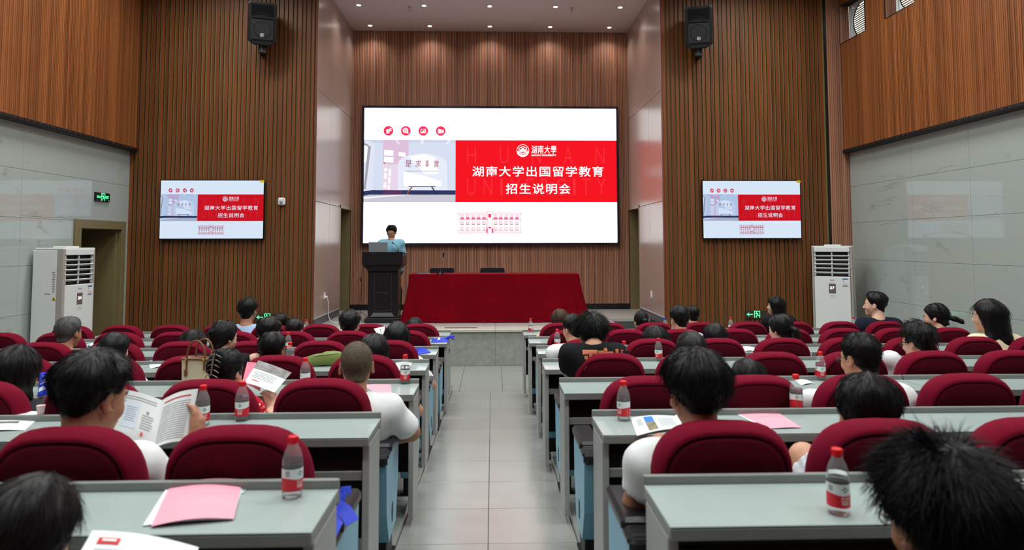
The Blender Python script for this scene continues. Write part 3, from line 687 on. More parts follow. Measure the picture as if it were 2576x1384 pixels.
# ------------------------------------------------------------------ cabinet air conditioners
mat('ac_white', (226, 228, 226), 0.28, coat=0.3); mat('ac_taupe', (168, 158, 152), 0.4); mat('ac_dark', (14, 14, 15), 0.6); mat('ac_display', (110, 98, 96), 0.15); mat('digit', (240, 244, 255), 0.4, emit=(225, 232, 255), estr=3.0)
mat('print_dark', (60, 62, 66), 0.6); mat('label_blue', (40, 112, 176), 0.5); mat('label_white', (236, 236, 232), 0.5); mat('warn_yellow', (226, 196, 30), 0.5); mat('label_red', (206, 70, 50), 0.5); mat('label_green', (90, 160, 80), 0.5)
def air_con(loc, rz, label, scribble, digits):
    t = thing('air_conditioner', label, 'air conditioner', loc, rz, 'floor-standing air conditioners')
    H = 1.86; w = 0.29; d = 0.42            # half width, depth; front is local -y
    MB().bbox(-w, -d/2+0.09, 0.0, w, d/2, H-0.01, 0.008).build('rear_case', 'ac_white', t)
    sd = MB().bbox(-w, -d/2+0.005, 0.0, -w+0.03, -d/2+0.09, H, 0.004).bbox(w-0.03, -d/2+0.005, 0.0, w, -d/2+0.09, H, 0.004).bbox(-w+0.03, -d/2+0.07, 0, w-0.03, -d/2+0.09, H, .004).build('side_trim', 'ac_taupe', t)
    MB().bbox(-w, -d/2+0.005, H-0.005, w, d/2-0.03, H+0.02, 0.008).bbox(-0.12, -0.1, H+.02, 0.12, 0.08, H+0.04, 0.004).build('top_cover', 'ac_white', t)
    fp = MB().bbox(-w+0.035, -d/2-0.012, 0.08, w-0.035, -d/2+0.07, H-0.46, 0.006).build('front_panel', 'ac_white', t)
    MB().bbox(-w+0.035, -d/2-0.008, H-0.075, w-0.035, -d/2+0.07, H, 0.005).build('outlet_hood', 'ac_white', t)
    MB().box(-w+0.035, -d/2+0.05, H-0.46, w-0.035, -d/2+0.07, H-0.075).build('outlet_recess', 'ac_dark', t)
    for i in range(5):
        z = H-0.40+i*0.065
        MB().box(-w+0.036, -0.022, -0.004, w-0.036, 0.022, 0.004, M=Matrix.Translation((0, -d/2+0.02, z)) @ Matrix.Rotation(-0.5, 4, 'X')).build('louvre', 'ac_white', t)
    MB().bbox(-0.012, -d/2+0.012, H-0.45, 0.012, -d/2+0.03, H-0.08, 0.003).build('louvre_link', mat('ac_grey', (190, 192, 192), 0.4), t)
    MB().box(-w+0.036, -d/2+0.01, H-0.45, -w+0.06, -d/2+0.03, H-0.08).box(w-0.06, -d/2+0.01, H-0.45, w-0.036, -d/2+0.03, H-0.08).build('outlet_cheek', 'ac_grey', t)
    yf = -d/2-0.0135
    MB().box(-0.05, yf-.001, H-0.72, 0.05, yf+.001, H-0.57).build('display', 'ac_display', fp)
    def put(name, s, x0, x1, z0, z1, m, parent, bold=0.0, y=yf-.0016):
        vs, fs = fit_text(s, x0, x1, z0, z1, bold)
        return MB().add([(x, y, z) for x, z in vs], fs).build(name, m, parent)
    put('digits', digits, -0.034, 0.03, H-0.655, H-0.615, 'digit', fp, 0.02)
    put('logo', 'Midea', -0.03, 0.032, H-0.522, H-0.505, 'print_dark', fp)
    bt = MB()
    for j in range(2):
        for i in range(3): bt.box(-0.03+i*0.024, yf-.001, H-0.755-j*.028, -0.016+i*0.024, yf, H-0.748-j*.028)
    bt.build('touch_buttons', mat('print_grey', (170, 170, 170), 0.5), fp)
    lx0, lx1, lz0, lz1 = 0.145, 0.222, H-0.605, H-0.485
    lb = MB().box(lx0, yf-.001, lz0, lx1, yf, lz1).build('energy_label', 'label_white', fp)
    MB().box(lx0, yf-.002, lz1-.02, lx1, yf-.001, lz1).box(lx0, yf-.002, lz0, lx1, yf-.001, lz0+.01).build('label_band', 'label_blue', lb)
    MB().box(lx0+.008, yf-.002, lz1-.048, lx0+.026, yf-.001, lz1-.036).build('label_mark', 'label_red', lb); MB().box(lx0+.008, yf-.002, lz1-.036, lx0+.018, yf-.001, lz1-.028).build('label_mark', 'warn_yellow', lb)
    tx = MB()
    for i in range(5): tx.box(lx0+.006, yf-.002, lz0+.018+i*.008, lx1-.006-(i % 2)*.01, yf-.001, lz0+.021+i*.008)
    tx.build('label_print', 'print_grey', lb)
    if scribble:
        sb = MB().tube([(0.06, yf-.001, 0.83), (0.066, yf-.001, 0.90), (0.09, yf-.001, 0.91), (0.105, yf-.001, 0.85), (0.12, yf-.001, 0.80), (0.135, yf-.001, 0.82), (0.14, yf-.001, 0.79), (0.165, yf-.001, 0.80), (0.175, yf-.001, 0.785)], 0.0022, 5)
        sb.build('chalk_scribble', mat('chalk', (250, 250, 250), 0.8), fp)
    # left flank: rating plate, warning triangle, grille
    xs = -w-0.001
    pl = MB()
    for i in range(9): pl.box(xs-.001, -0.105+0.0, H-0.30-i*.03, xs, -0.06-(i % 3)*.006, H-0.285-i*.03)
    pl.build('rating_plate', mat('plate_grey', (150, 154, 156), 0.5), t)
    MB().add([(xs-.001, -0.125, H-0.65), (xs-.001, -0.065, H-0.65), (xs-.001, -0.095, H-0.595)], [(0, 1, 2)]).build('warning_sticker', 'warn_yellow', t)
    MB().add([(xs-.002, -0.108, H-0.643), (xs-.002, -0.082, H-0.643), (xs-.002, -0.095, H-0.615)], [(0, 1, 2)]).build('warning_mark', 'ac_dark', t)
    vs, fs = fit_text('Midea', -0.03, 0.05, H-0.575, H-0.557)
    MB().add([(xs-.001, -x, z) for x, z in vs], fs).build('side_logo', 'print_dark', t)
    g = MB()
    for i in range(8): g.box(xs+.0, -d/2+0.02, 0.28+i*0.03, xs+.002, -d/2+0.08, 0.294+i*0.03)
    g.build('intake_grille', 'ac_dark', t)
    MB().bbox(-w+0.01, -d/2+0.02, 0.0, w-0.01, d/2-0.02, 0.08, 0.004).build('plinth', 'ac_taupe', t)
    return t
air_con((-5.63, 9.0, 0.0), math.radians(84), 'tall white cabinet air conditioner beside the olive doorway', True, '24')
air_con((5.44, 10.52, 0.0), math.radians(-34), 'tall white cabinet air conditioner in the corner by the marble wall', False, '27')
# ------------------------------------------------------------------ wall fittings
mat('sign_black', (14, 16, 16), 0.3); mat('sign_green', (90, 235, 150), 0.5, emit=(80, 240, 150), estr=1.6)
def running_man(mb, cx, cz, s, y):
    """green pictogram: doorway frame with a running figure, flat on plane y"""
    def b(x0, z0, x1, z1): mb.box(cx+x0*s, y-.001, cz+z0*s, cx+x1*s, y, cz+z1*s)
    b(-.42, .42, .42, .5); b(-.42, -.5, -.33, .42); b(.33, -.5, .42, .42)
    def l(x0, z0, x1, z1, w):
        d = math.hypot(x1-x0, z1-z0); nx, nz = -(z1-z0)/d*w/2, (x1-x0)/d*w/2
        mb.add([(cx+(x0+nx)*s, y-.001, cz+(z0+nz)*s), (cx+(x1+nx)*s, y-.001, cz+(z1+nz)*s), (cx+(x1-nx)*s, y-.001, cz+(z1-nz)*s), (cx+(x0-nx)*s, y-.001, cz+(z0-nz)*s)], [(0, 1, 2, 3)])
    mb.add([(cx+(-.10+.08*math.cos(i*math.pi/5))*s, y-.001, cz+(.28+.08*math.sin(i*math.pi/5))*s) for i in range(10)], [tuple(range(10))])
    l(-.05, .2, .05, -.08, .16); l(.05, -.08, -.12, -.2, .1); l(-.12, -.2, -.1, -.45, .09); l(.05, -.06, .2, -.22, .1); l(.2, -.22, .3, -.2, .08); l(-.05, .16, -.22, .05, .07); l(-.22, .05, -.28, .14, .06); l(0, .15, .16, .04, .07)
ex = thing('exit_sign', 'lit green exit sign above the doorway on the marble wall', 'exit sign', (XL, 10.25, 2.637), math.radians(90))
MB().bbox(-0.182, -0.03, -0.065, 0.182, 0.0, 0.065, 0.004).build('case', 'sign_black', ex)
mb = MB(); running_man(mb, 0.0, 0.0, 0.115, -0.0305)
vs, fs = fit_text('安全出口', -0.16, -0.06, -0.02, 0.02, 0.01); mb.add([(x, -0.031, z) for x, z in vs], fs)
vs, fs = fit_text('EXIT', 0.062, 0.15, -0.02, 0.024, 0.015); mb.add([(x, -0.031, z) for x, z in vs], fs); mb.build('pictogram', 'sign_green', ex)
MB().box(0.13, -0.0315, -0.05, 0.165, -0.03, -0.042).build('maker_mark', 'badge', ex)
for (u, v, wl) in ((671, 798, 'left'), (1903, 791, 'right')):
    p = aty(u, v, YF-0.06)
    t = thing('floor_exit_sign', 'low green running-man arrow sign on the %s wood wall' % wl, 'exit sign', (p.x, YF-0.035, p.z), group='low exit signs')
    MB().bbox(-0.18, -0.028, -0.065, 0.18, 0.0, 0.065, 0.004).build('case', mat('sign_bronze', (62, 54, 42), 0.35), t)
    mb = MB(); running_man(mb, 0.01, 0.0, 0.115, -0.0285)
    mb.box(-0.15, -0.0295, -0.006, -0.06, -0.0285, 0.006); mb.add([(-0.165, -0.0295, 0), (-0.13, -0.0295, -0.026), (-0.118, -0.0295, -0.026), (-0.142, -0.0295, 0), (-0.118, -0.0295, 0.026), (-0.13, -0.0295, 0.026)], [(0, 1, 2, 3), (0, 3, 4, 5)])
    mb.build('pictogram', 'sign_green', t)
p = aty(708.5, 507, YF-0.06)
t = thing('motion_sensor', 'small rounded white sensor on the left wood wall', 'sensor', (p.x, YF-0.035, p.z))
MB().bbox(-0.06, -0.05, -0.062, 0.06, 0.0, 0.062, 0.02).build('housing', 'alu_white', t)
MB().ell((0, -0.048, -0.01), (0.03, 0.014, 0.03)).build('lens', mat('lens_grey', (150, 152, 156), 0.3), t); MB().ell((0.032, -0.05, 0.04), (0.008, 0.004, 0.008), 8, 6).build('indicator', 'label_red', t)
mat('plastic_white', (236, 236, 232), 0.35); mat('cable_white', (226, 226, 222), 0.4); mat('cable_black', (16, 16, 18), 0.5)
so = thing('wall_socket', 'white wall socket with a plug on the left stage panel', 'socket', (NL+0.012, 11.69, 1.03), math.radians(90))
MB().bbox(-0.045, -0.012, -0.06, 0.045, 0.0, 0.06, 0.004).build('plate', 'plastic_white', so)
cb = thing('power_cord', 'white power cord hanging from the socket onto the stage', 'cord', (NL+0.012, 11.69, 0.0))
MB().lathe([(0.022, 0), (0.024, 0.02), (0.012, 0.045)], M=Matrix.Translation((0.012, 0.0, 1.01)) @ Matrix.Rotation(math.pi/2, 4, 'Y'), n=14).build('plug', 'plastic_white', cb)
MB().tube([(0.05, 0, 1.0), (0.07, -0.005, 0.93), (0.072, -0.01, 0.85), (0.075, -0.01, 0.76), (0.085, -0.01, 0.68), (0.105, -0.02, 0.62), (0.15, -0.03, 0.586), (0.24, -0.04, 0.58), (0.4, -0.03, 0.578), (0.55, 0.0, 0.578), (0.66, 0.05, 0.578)], 0.006, 8).build('cable', 'cable_white', cb)
so = thing('switch_plate', 'blank white switch plate on the right stage panel', 'switch', (NR-0.012, 11.89, 1.015), math.radians(-90))
MB().bbox(-0.045, -0.012, -0.062, 0.045, 0.0, 0.062, 0.004).build('plate', 'plastic_white', so); MB().bbox(-0.03, -0.016, -0.04, 0.03, -0.011, 0.04, 0.003).build('rocker', 'plastic_white', so)
so = thing('wall_control_box', 'white framed control box low on the right marble wall', 'control box', (XR, 10.30, 0.80), math.radians(-90))
MB().bbox(-0.12, -0.04, -0.13, 0.12, 0.0, 0.13, 0.006).build('frame', 'plastic_white', so); MB().box(-0.09, -0.043, -0.1, 0.09, -0.039, 0.09).build('screen', 'tv_black', so)
# ------------------------------------------------------------------ lectern, table and chairs on the stage
mat('lectern_black', (22, 20, 24), 0.32, var=0.15, scale=6, stretch=(1, 1, 6)); mat('bead', (92, 90, 92), 0.3)
LX, LY = -1.875, 11.78
lt = thing('lectern', 'dark carved wooden lectern on the left of the stage', 'lectern', (LX, LY, ZST))
MB().bbox(-0.305, -0.25, 0.0, 0.305, 0.25, 0.085, 0.012).build('plinth', 'lectern_black', lt)
MB().bbox(-0.265, -0.215, 0.085, 0.265, 0.215, 0.11, 0.008).build('plinth_step', 'lectern_black', lt)
sh = MB().bbox(-0.255, -0.20, 0.11, 0.255, 0.20, 0.90, 0.004).build('shaft', 'lectern_black', lt)
MB().prism([(-0.255, 0.895), (0.255, 0.895), (0.345, 0.995), (-0.345, 0.995)], -0.25, 0.25).build('flare', 'lectern_black', lt)
hd = MB().bbox(-0.345, -0.28, 0.995, 0.345, 0.28, 1.165, 0.006).build('head', 'lectern_black', lt)
MB().prism([(-0.28, 1.165), (0.28, 1.165), (0.28, 1.18), (-0.28, 1.215)], -0.345, 0.345, axis='x').build('top_board', 'lectern_black', lt)
bd = MB()
for i in range(17):
    x = -0.14+i*0.0175
    for z in (0.215, 0.835): bd.box(x, -0.2045, z, x+.010, -0.2, z+.005)
for i in range(38):
    z = 0.225+i*0.0162
    for x in (-0.146, 0.138): bd.box(x, -0.2045, z, x+.006, -0.2, z+.007)
bd.build('bead_moulding', 'bead', sh)
MB().box(-0.10, -0.2045, 0.525, 0.10, -0.2, 0.529).build('rail', 'bead', sh)
for z0, z1 in ((0.24, 0.51), (0.545, 0.80)): MB().bbox(-0.115, -0.208, z0, 0.115, -0.199, z1, 0.006).build('carved_panel', 'lectern_black', sh)
for x in (-0.03, 0.03): MB().bbox(x-.02, -0.214, 0.57, x+.02, -0.205, 0.77, 0.006).build('carving', 'lectern_black', sh)
MB().add([(-0.20, -0.225, 0.11), (0.20, -0.225, 0.11), (0.16, -0.201, 0.175), (-0.16, -0.201, 0.175)], [(0, 1, 2, 3)]).build('apron_bevel', mat('bevel_grey', (52, 52, 56), 0.3), sh)
# laptop, microphone and paper on the lectern
mat('laptop_grey', (150, 156, 162), 0.4, metal=0.2)
lp = thing('laptop', 'open grey laptop standing on the lectern', 'laptop', (LX-0.11, LY-0.02, ZST+1.205))
MB().bbox(-0.165, -0.02, 0.0, 0.165, 0.22, 0.014, 0.004).build('base', 'laptop_grey', lp)
MB().bbox(-0.165, -0.006, 0.0, 0.165, 0.0, 0.178, 0.003, M=Matrix.Rotation(math.radians(12), 4, 'X') @ Matrix.Translation((0, -0.01, 0.008))).build('lid', 'laptop_grey', lp)
mc = thing('lectern_microphone', 'black gooseneck microphone on the lectern in front of the speaker', 'microphone', (LX+0.235, LY-0.05, ZST+1.195))
MB().lathe([(0.032, 0), (0.032, 0.012), (0.014, 0.02), (0.01, 0.035)], n=16).build('base', 'cable_black', mc)
MB().tube([(0, 0, 0.03), (0, 0.01, 0.07), (-0.02, 0.03, 0.11), (-0.06, 0.05, 0.15), (-0.09, 0.06, 0.168)], 0.0045).build('gooseneck', 'cable_black', mc)
MB().tube([(-0.088, 0.06, 0.166), (-0.115, 0.075, 0.18)], [0.011, 0.012]).build('capsule', 'cable_black', mc)
MB().ell((0, -0.012, 0.038), (0.022, 0.008, 0.008), 10, 6).build('mute_button', mat('deep_red', (120, 20, 24), 0.4), mc)
cb = thing('lectern_cable', 'thin black cable trailing from the lectern top down the batten wall', 'cable', (0, 0, 0))
MB().tube([(LX-0.345, LY+0.1, ZST+1.17), (LX-0.40, LY+0.12, ZST+1.10), (LX-0.41, LY+0.14, ZST+0.9), (LX-0.44, LY+0.15, ZST+0.75), (LX-0.43, LY+0.15, ZST+0.6), (LX-0.46, LY+0.15, ZST+0.3), (LX-0.44, LY+0.12, ZST+0.1), (LX-0.40, LY+0.05, ZST+0.012), (LX-0.34, LY, ZST+0.01)], 0.004, 6).build('cable', 'cable_black', cb)
MB().tube([(LX-0.52, LY+0.15, ZST+0.66), (LX-0.47, LY+0.15, ZST+0.75), (LX-0.44, LY+0.15, ZST+0.745)], 0.004, 6).ell((LX-0.445, LY+0.15, ZST+0.715), (0.016, 0.012, 0.02), 10, 6).build('connector', 'cable_black', cb)
cb = thing('floor_cable', 'black cable looping on the stage floor beside the lectern', 'cable', (0, 0, 0))
MB().tube([(LX-0.28, LY-0.02, ZST+0.05), (LX-0.34, LY+0.02, ZST+0.12), (LX-0.42, LY+0.05, ZST+0.16), (LX-0.48, LY+0.05, ZST+0.13), (LX-0.5, LY, ZST+0.05), (LX-0.46, LY-0.06, ZST+0.008), (LX-0.36, LY-0.1, ZST+0.008), (LX-0.3, LY-0.1, ZST+0.03)], 0.005, 6).build('cable', 'cable_black', cb)
# conference table + velvet cloth
TX0, TX1, TY0, TY1, TZ = -1.42, 1.50, 11.52, 12.12, ZST+0.83
tb = thing('conference_table', 'long stage table hidden under a red velvet cloth', 'table', ((TX0+TX1)/2, (TY0+TY1)/2, ZST))
hw = (TX1-TX0)/2
MB().bbox(-hw+.03, -0.28, 0.79, hw-.03, 0.28, 0.815, 0.004).build('table_top', 'lectern_black', tb)
for x in (-hw+.1, hw-.14):
    for y in (-0.24, 0.2): MB().bbox(x, y, 0, x+.04, y+.04, 0.79, 0.003).build('leg', 'lectern_black', tb)
def velvet():
    m = bpy.data.materials.new('red_velvet'); m.use_nodes = True; MATS['red_velvet'] = m
    nt = m.node_tree; N = nt.nodes; Lk = nt.links; b = N['Principled BSDF']; b.inputs['Roughness'].default_value = 0.9; b.inputs['Specular IOR Level'].default_value = 0.08
    b.inputs['Sheen Weight'].default_value = 0.25; b.inputs['Sheen Roughness'].default_value = 0.35; b.inputs['Sheen Tint'].default_value = (1.0, 0.02, 0.05, 1)
    tc = N.new('ShaderNodeTexCoord'); nz = N.new('ShaderNodeTexNoise'); nz.inputs['Scale'].default_value = 3.0; nz.inputs['Detail'].default_value = 5
    Lk.new(tc.outputs['Object'], nz.inputs['Vector'])
    mx = N.new('ShaderNodeMix'); mx.data_type = 'RGBA'; mx.inputs['A'].default_value = (*lin((92, 0, 14)), 1); mx.inputs['B'].default_value = (*lin((128, 1, 18)), 1)
    Lk.new(nz.outputs['Fac'], mx.inputs['Factor']); Lk.new(mx.outputs['Result'], b.inputs['Base Color'])
velvet()
def cloth():   # skirt with gathered corners
    # perimeter parameter around the table top; skirt hangs down with folds, gathered at the front corners
    per = []
    def seg(a, b, n):
        for i in range(n): per.append((a[0]+(b[0]-a[0])*i/n, a[1]+(b[1]-a[1])*i/n))
    seg((TX0, TY0), (TX1, TY0), 90); seg((TX1, TY0), (TX1, TY1), 24); seg((TX1, TY1), (TX0, TY1), 60); seg((TX0, TY1), (TX0, TY0), 24)
    n = len(per); rows = 16; vs = []; fs = []
    cxx, cyy = (TX0+TX1)/2, (TY0+TY1)/2
    rnd = random.Random(3); ph = [rnd.uniform(0, 6.28) for _ in range(8)]
    for r in range(rows+1):
        t = r/rows; z = TZ-t*(TZ-ZST-0.006)
        for (x, y) in per:
            # outward direction, rounded at corners
            dx = 0.0 if TX0+1e-4 < x < TX1-1e-4 else (1 if x > cxx else -1); dy = -1 if y < TY0+1e-4 else (1 if y > TY1-1e-4 else 0)
            cd = min(abs(x-TX0), abs(x-TX1)) if dy else 0.0; ce = min(abs(y-TY0), abs(y-TY1)) if dx else 0.0
            corner = math.exp(-((cd if dy else ce)/0.22)**2)
            fold = (0.006+0.034*corner)*math.sin(34*x+26*y+ph[0])+0.010*math.sin(9*x+7*y+ph[1])
            flare = 0.004+0.02*t*(0.5+1.2*corner)
            off = (flare+fold*t)*(t**0.6)
            ox = (dx*(1 if dx else 0)+(corner*(1 if x > cxx else -1) if dy < 0 else 0))*off*(2.6 if x > cxx and (dy < 0 or dx) else 0.9)
            oy = dy*off if dy else corner*(-1 if y < cyy else 1)*off*0.6
            zz = z+ (0.05*corner*t*t if False else 0)
            vs.append((x+ox, y+oy, zz))
    for r in range(rows):
        for i in range(n):
            j = (i+1) % n; fs.append((r*n+i, (r+1)*n+i, (r+1)*n+j, r*n+j))
    m = MB(); m.add(vs, fs, 0, True); m.add(vs[:n], [tuple(range(n))], 0)
    return m
cl = cloth().build('tablecloth', 'red_velvet'); tag(cl, 'crimson velvet cloth draped to the floor over the stage table', 'tablecloth')
mat('leather_black', (26, 30, 36), 0.35)
for x, wch in ((-0.955, 'behind the table microphone'), (0.005, 'at the middle of the red table')):
    c = thing('leather_chair', 'black leather chair %s' % wch, 'chair', (x, 12.62, ZST), group='chairs behind the stage table')
    pts = [(-0.235, 0.45), (0.235, 0.45), (0.235, 0.85), (0.225, 0.88), (0.20, 0.892), (-0.20, 0.892), (-0.225, 0.88), (-0.235, 0.85)]
    MB().prism(pts, 0.18, 0.25).build('backrest', 'leather_black', c)
    MB().bbox(-0.24, -0.25, 0.40, 0.24, 0.2, 0.47, 0.02).build('seat', 'leather_black', c)
    for dx in (-0.21, 0.19):
        for dy in (-0.2, 0.2): MB().bbox(dx, dy, 0, dx+.025, dy+.025, 0.41, 0.003).build('leg', 'steel', c)
tm = thing('table_microphone', 'black desk microphone with a square base on the red table', 'microphone', (-0.895, 11.62, TZ))
MB().prism([(-0.06, 0.0), (0.06, 0.0), (0.06, 0.028), (-0.06, 0.045)], -0.055, 0.055, axis='x').build('base', 'cable_black', tm)
MB().add([(-0.022, -0.0605, 0.010), (0.004, -0.0605, 0.010), (0.004, -0.0605, 0.024), (-0.004, -0.0605, 0.022), (0.008, -0.0605, 0.010), (0.022, -0.0605, 0.010), (0.022, -0.0605, 0.014), (0.012, -0.0605, 0.014), (0.012, -0.0605, 0.022)], [(0, 1, 2, 3), (4, 5, 6, 7, 8)]).build('badge', 'badge', tm)
MB().tube([(0, 0.03, 0.03), (0.01, 0.02, 0.16), (0.035, 0.0, 0.26), (0.05, -0.005, 0.30)], 0.0045).build('gooseneck', 'steel', tm)
MB().tube([(0.048, -0.004, 0.295), (0.062, -0.012, 0.37)], [0.013, 0.014], 10).build('capsule', 'cable_black', tm)
nb = thing('notebook', 'dark blue folder lying on the left end of the red table', 'folder', (-1.20, 11.68, TZ)); MB().bbox(-0.105, -0.08, 0.0, 0.105, 0.1, 0.012, 0.003).build('cover', mat('navy_cover', (52, 54, 96), 0.4), nb)
MB().box(-0.10, -0.078, 0.003, 0.108, 0.097, 0.009).build('pages', 'label_white', nb)
st = thing('floor_strip', 'brown patterned floor strip lying on the stage edge', 'floor strip', (-0.5, 10.86, ZST)); MB().bbox(-0.26, -0.03, 0.0, 0.26, 0.03, 0.005, 0.001).build('strip', mat('strip_brown', (128, 84, 52), 0.5, col2=(90, 46, 30), scale=30), st)
MB().bbox(-0.36, -0.03, 0.0, -0.262, 0.03, 0.005, 0.001).build('end_piece', mat('strip_tan', (206, 186, 130), 0.5), st)
# ------------------------------------------------------------------ desks and chairs
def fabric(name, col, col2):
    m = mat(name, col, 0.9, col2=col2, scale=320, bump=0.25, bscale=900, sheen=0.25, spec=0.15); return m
fabric('chair_red', (124, 8, 40), (102, 5, 31)); fabric('chair_red_shaded', (88, 5, 27), (72, 3, 21))  # rear panel is the same fabric, darkened to paint in its shade
mat('chair_seam', (44, 2, 12), 0.9); mat('chair_blue', (118, 172, 196), 0.4, var=0.05, scale=5); mat('chair_black', (24, 22, 28), 0.32, bump=0.1, bscale=200); mat('pedestal_black', (14, 14, 15), 0.5)
mat('desk_top', (160, 172, 169), 0.19, var=0.035, scale=4, spec=0.5); mat('desk_edge', (128, 131, 127), 0.4, var=0.06, scale=12); mat('desk_leg', (158, 159, 156), 0.45, var=0.05, scale=10); mat('desk_shaded', (26, 28, 28), 0.7)  # modesty panel: grey painted charcoal to stand in for the under-desk shade
ROWS = ['nearest row', 'sixth row', 'fifth row', 'fourth row', 'third row', 'second row', 'front row']
NTH = ['first', 'second', 'third', 'fourth', 'fifth', 'sixth', 'seventh', 'eighth']
TILT = math.tan(math.radians(9))
def chair_outline(inset, n=18, w=0.243, zb=0.40, z0=0.715, top=0.945):
    w2 = w-inset; h = top-inset-z0; pts = [(-w2*0.97, zb), (-w2, z0)]
    for i in range(1, n): 
        a = math.pi*i/n; c, s = math.cos(a), math.sin(a)
        pts.append((-w2*(abs(c)**(2/3.1))*(1 if c > 0 else -1), z0+h*(abs(s)**(2/2.7))))
    pts += [(w2, z0), (w2*0.97, zb)]
    return pts
def back_meshes():
    def pos(x, y, z): return (x, y-(z-0.945)*TILT+0.0, z)
    lay = [(0.036, 0.006), (0.030, 0.0), (0.018, 0.012), (0.006, 0.038), (0.0, 0.07), (0.006, 0.10), (0.03, 0.122), (0.08, 0.132)]
    vs = []; n = None
    for ins, y in lay:
        o = chair_outline(ins); n = len(o); vs += [pos(x, y, z) for x, z in o]
    fs = [(k*n+i, k*n+i+1, (k+1)*n+i+1, (k+1)*n+i) for k in range(len(lay)-1) for i in range(n-1)]
    m = MB(); m.add(vs, fs, 0, True); m.add(vs, [tuple(range((len(lay)-1)*n+n-1, (len(lay)-1)*n-1, -1)), ], 0); m.add(vs, [tuple(k*n for k in range(len(lay)))[::-1]+tuple(k*n+n-1 for k in range(len(lay)))], 0)
    back = m.mesh('backrest', 'chair_red')
    # slightly domed rear panel
    lay2 = [(0.041, 0.012), (0.041, 0.003), (0.055, -0.001), (0.11, -0.004)]
    vs = []
    for ins, y in lay2:
        o = chair_outline(ins); vs += [pos(x, y, z) for x, z in o]
    fs = [(k*n+i, (k+1)*n+i, (k+1)*n+i+1, k*n+i+1) for k in range(len(lay2)-1) for i in range(n-1)]
    m = MB(); m.add(vs, fs, 0, True); m.add(vs, [tuple(range((len(lay2)-1)*n, len(lay2)*n))], 0, True)
    m.f = [f[::-1] for f in m.f]
    panel = m.mesh('back_panel', 'chair_red_shaded')
    m = MB(); o = chair_outline(0.034); m.add([pos(x, 0.0085, z) for x, z in o], [tuple(range(len(o)))], 0); seam = m.mesh('seam_backing', 'chair_seam')
    return back, panel, seam
CH_BACK, CH_PANEL, CH_SEAM = back_meshes()
def seat_mesh():
    m = MB(); vs = []; fs = []; lay = [(0.0, 0.40), (0.02, 0.385), (0.02, 0.44), (0.0, 0.462), (-0.03, 0.472)]
    def ring(ins, z):
        w, y0, y1 = 0.225+(-abs(ins)), 0.13, 0.54-abs(ins); pts = []
        for cx, cy, a0 in ((w-.05, y1-.05, 0), (-w+.05, y1-.05, 90), (-w+.03, y0+.03, 180), (w-.03, y0+.03, 270)):
            for i in range(5):
                a = math.radians(a0+i*22.5); r = 0.05 if cy > 0.3 else 0.03; pts.append((cx+r*math.cos(a), cy+r*math.sin(a), z))
        return pts
    for ins, z in ((0.03, 0.375), (0.0, 0.39), (0.0, 0.435), (0.012, 0.455), (0.05, 0.466)): vs += ring(ins, z)
    n = len(vs)//5; fs = [(k*n+i, k*n+(i+1) % n, (k+1)*n+(i+1) % n, (k+1)*n+i) for k in range(4) for i in range(n)]
    m.add(vs, fs, 0, True); m.add(vs, [tuple(range(4*n, 5*n)), tuple(range(n-1, -1, -1))]); return m.mesh('seat', 'chair_red')
CH_SEAT = seat_mesh()
def standard_meshes():
    prof = [(0.02, 0.30), (0.0, 0.56), (0.41, 0.565), (0.40, 0.36), (0.33, 0.16), (0.10, 0.14)]
    side = MB().prism(prof, -0.045, 0.045, axis='x').mesh('side_panel', 'chair_blue')
    ov = [(0.20+0.022*math.cos(i*math.pi/8), 0.25+0.05*math.sin(i*math.pi/8)) for i in range(16)]
    slot = MB().prism(ov, -0.047, 0.047, axis='x').mesh('slot', 'pedestal_black')
    arm = MB().bbox(-0.053, 0.105, 0.562, 0.053, 0.43, 0.612, 0.014).bbox(-0.053, -0.005, 0.556, 0.053, 0.098, 0.600, 0.016).bbox(-0.05, -0.018, 0.535, 0.05, 0.012, 0.590, 0.012).mesh('armrest', 'chair_black')
    ped = MB().bbox(-0.03, 0.12, 0.012, 0.03, 0.30, 0.16, 0.004).bbox(-0.04, 0.02, 0.0, 0.04, 0.36, 0.014, 0.003).bbox(-0.03, 0.0, 0.0, 0.03, 0.04, 0.05, 0.004).mesh('pedestal', 'pedestal_black')
    beam = MB().bbox(-0.22, 0.22, 0.30, 0.22, 0.28, 0.37, 0.004).mesh('beam', 'pedestal_black')
    return side, slot, arm, ped, beam
CH_SIDE, CH_SLOT, CH_ARM, CH_PED, CH_BEAM = standard_meshes()
def chair_x(side, i): return (-0.835-0.552*i) if side < 0 else (0.775+0.541*i)
def chair_y(k): return (lipy(k-1) if k else lipy(0)-1.42)+0.045
def make_chair(k, side, i):
    X = chair_x(side, i)
    t = thing('auditorium_chair', 'maroon padded chair, %s from the stage, %s %s of the aisle' % (ROWS[k], NTH[i], 'left' if side < 0 else 'right'), 'chair', (X, chair_y(k), terz(k)), group='maroon auditorium chairs')
    if k == 6: t['label'] = 'maroon padded chair, front row by the stage, %s %s of the aisle' % (NTH[i], 'left' if side < 0 else 'right')
    if k == 0: t['label'] = 'maroon padded chair, rearmost row, %s %s of the aisle' % (NTH[i], 'left' if side < 0 else 'right')
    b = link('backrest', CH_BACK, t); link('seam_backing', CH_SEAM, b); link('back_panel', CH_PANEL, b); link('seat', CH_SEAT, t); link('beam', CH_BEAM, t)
    for s in ([-side] if i < 7 else [-side, side]):
        xo = s*(0.285 if i == 0 or s == side else 0.268); sc = 1.0 if i == 0 or s == side else 0.72
        for nm, me in (('side_panel', CH_SIDE), ('armrest', CH_ARM), ('pedestal', CH_PED)):
            p = link(nm, me, t, (xo, 0, 0)); p.scale = (sc, 1, 1)
            if nm == 'side_panel': link('slot', CH_SLOT, p)
    return t
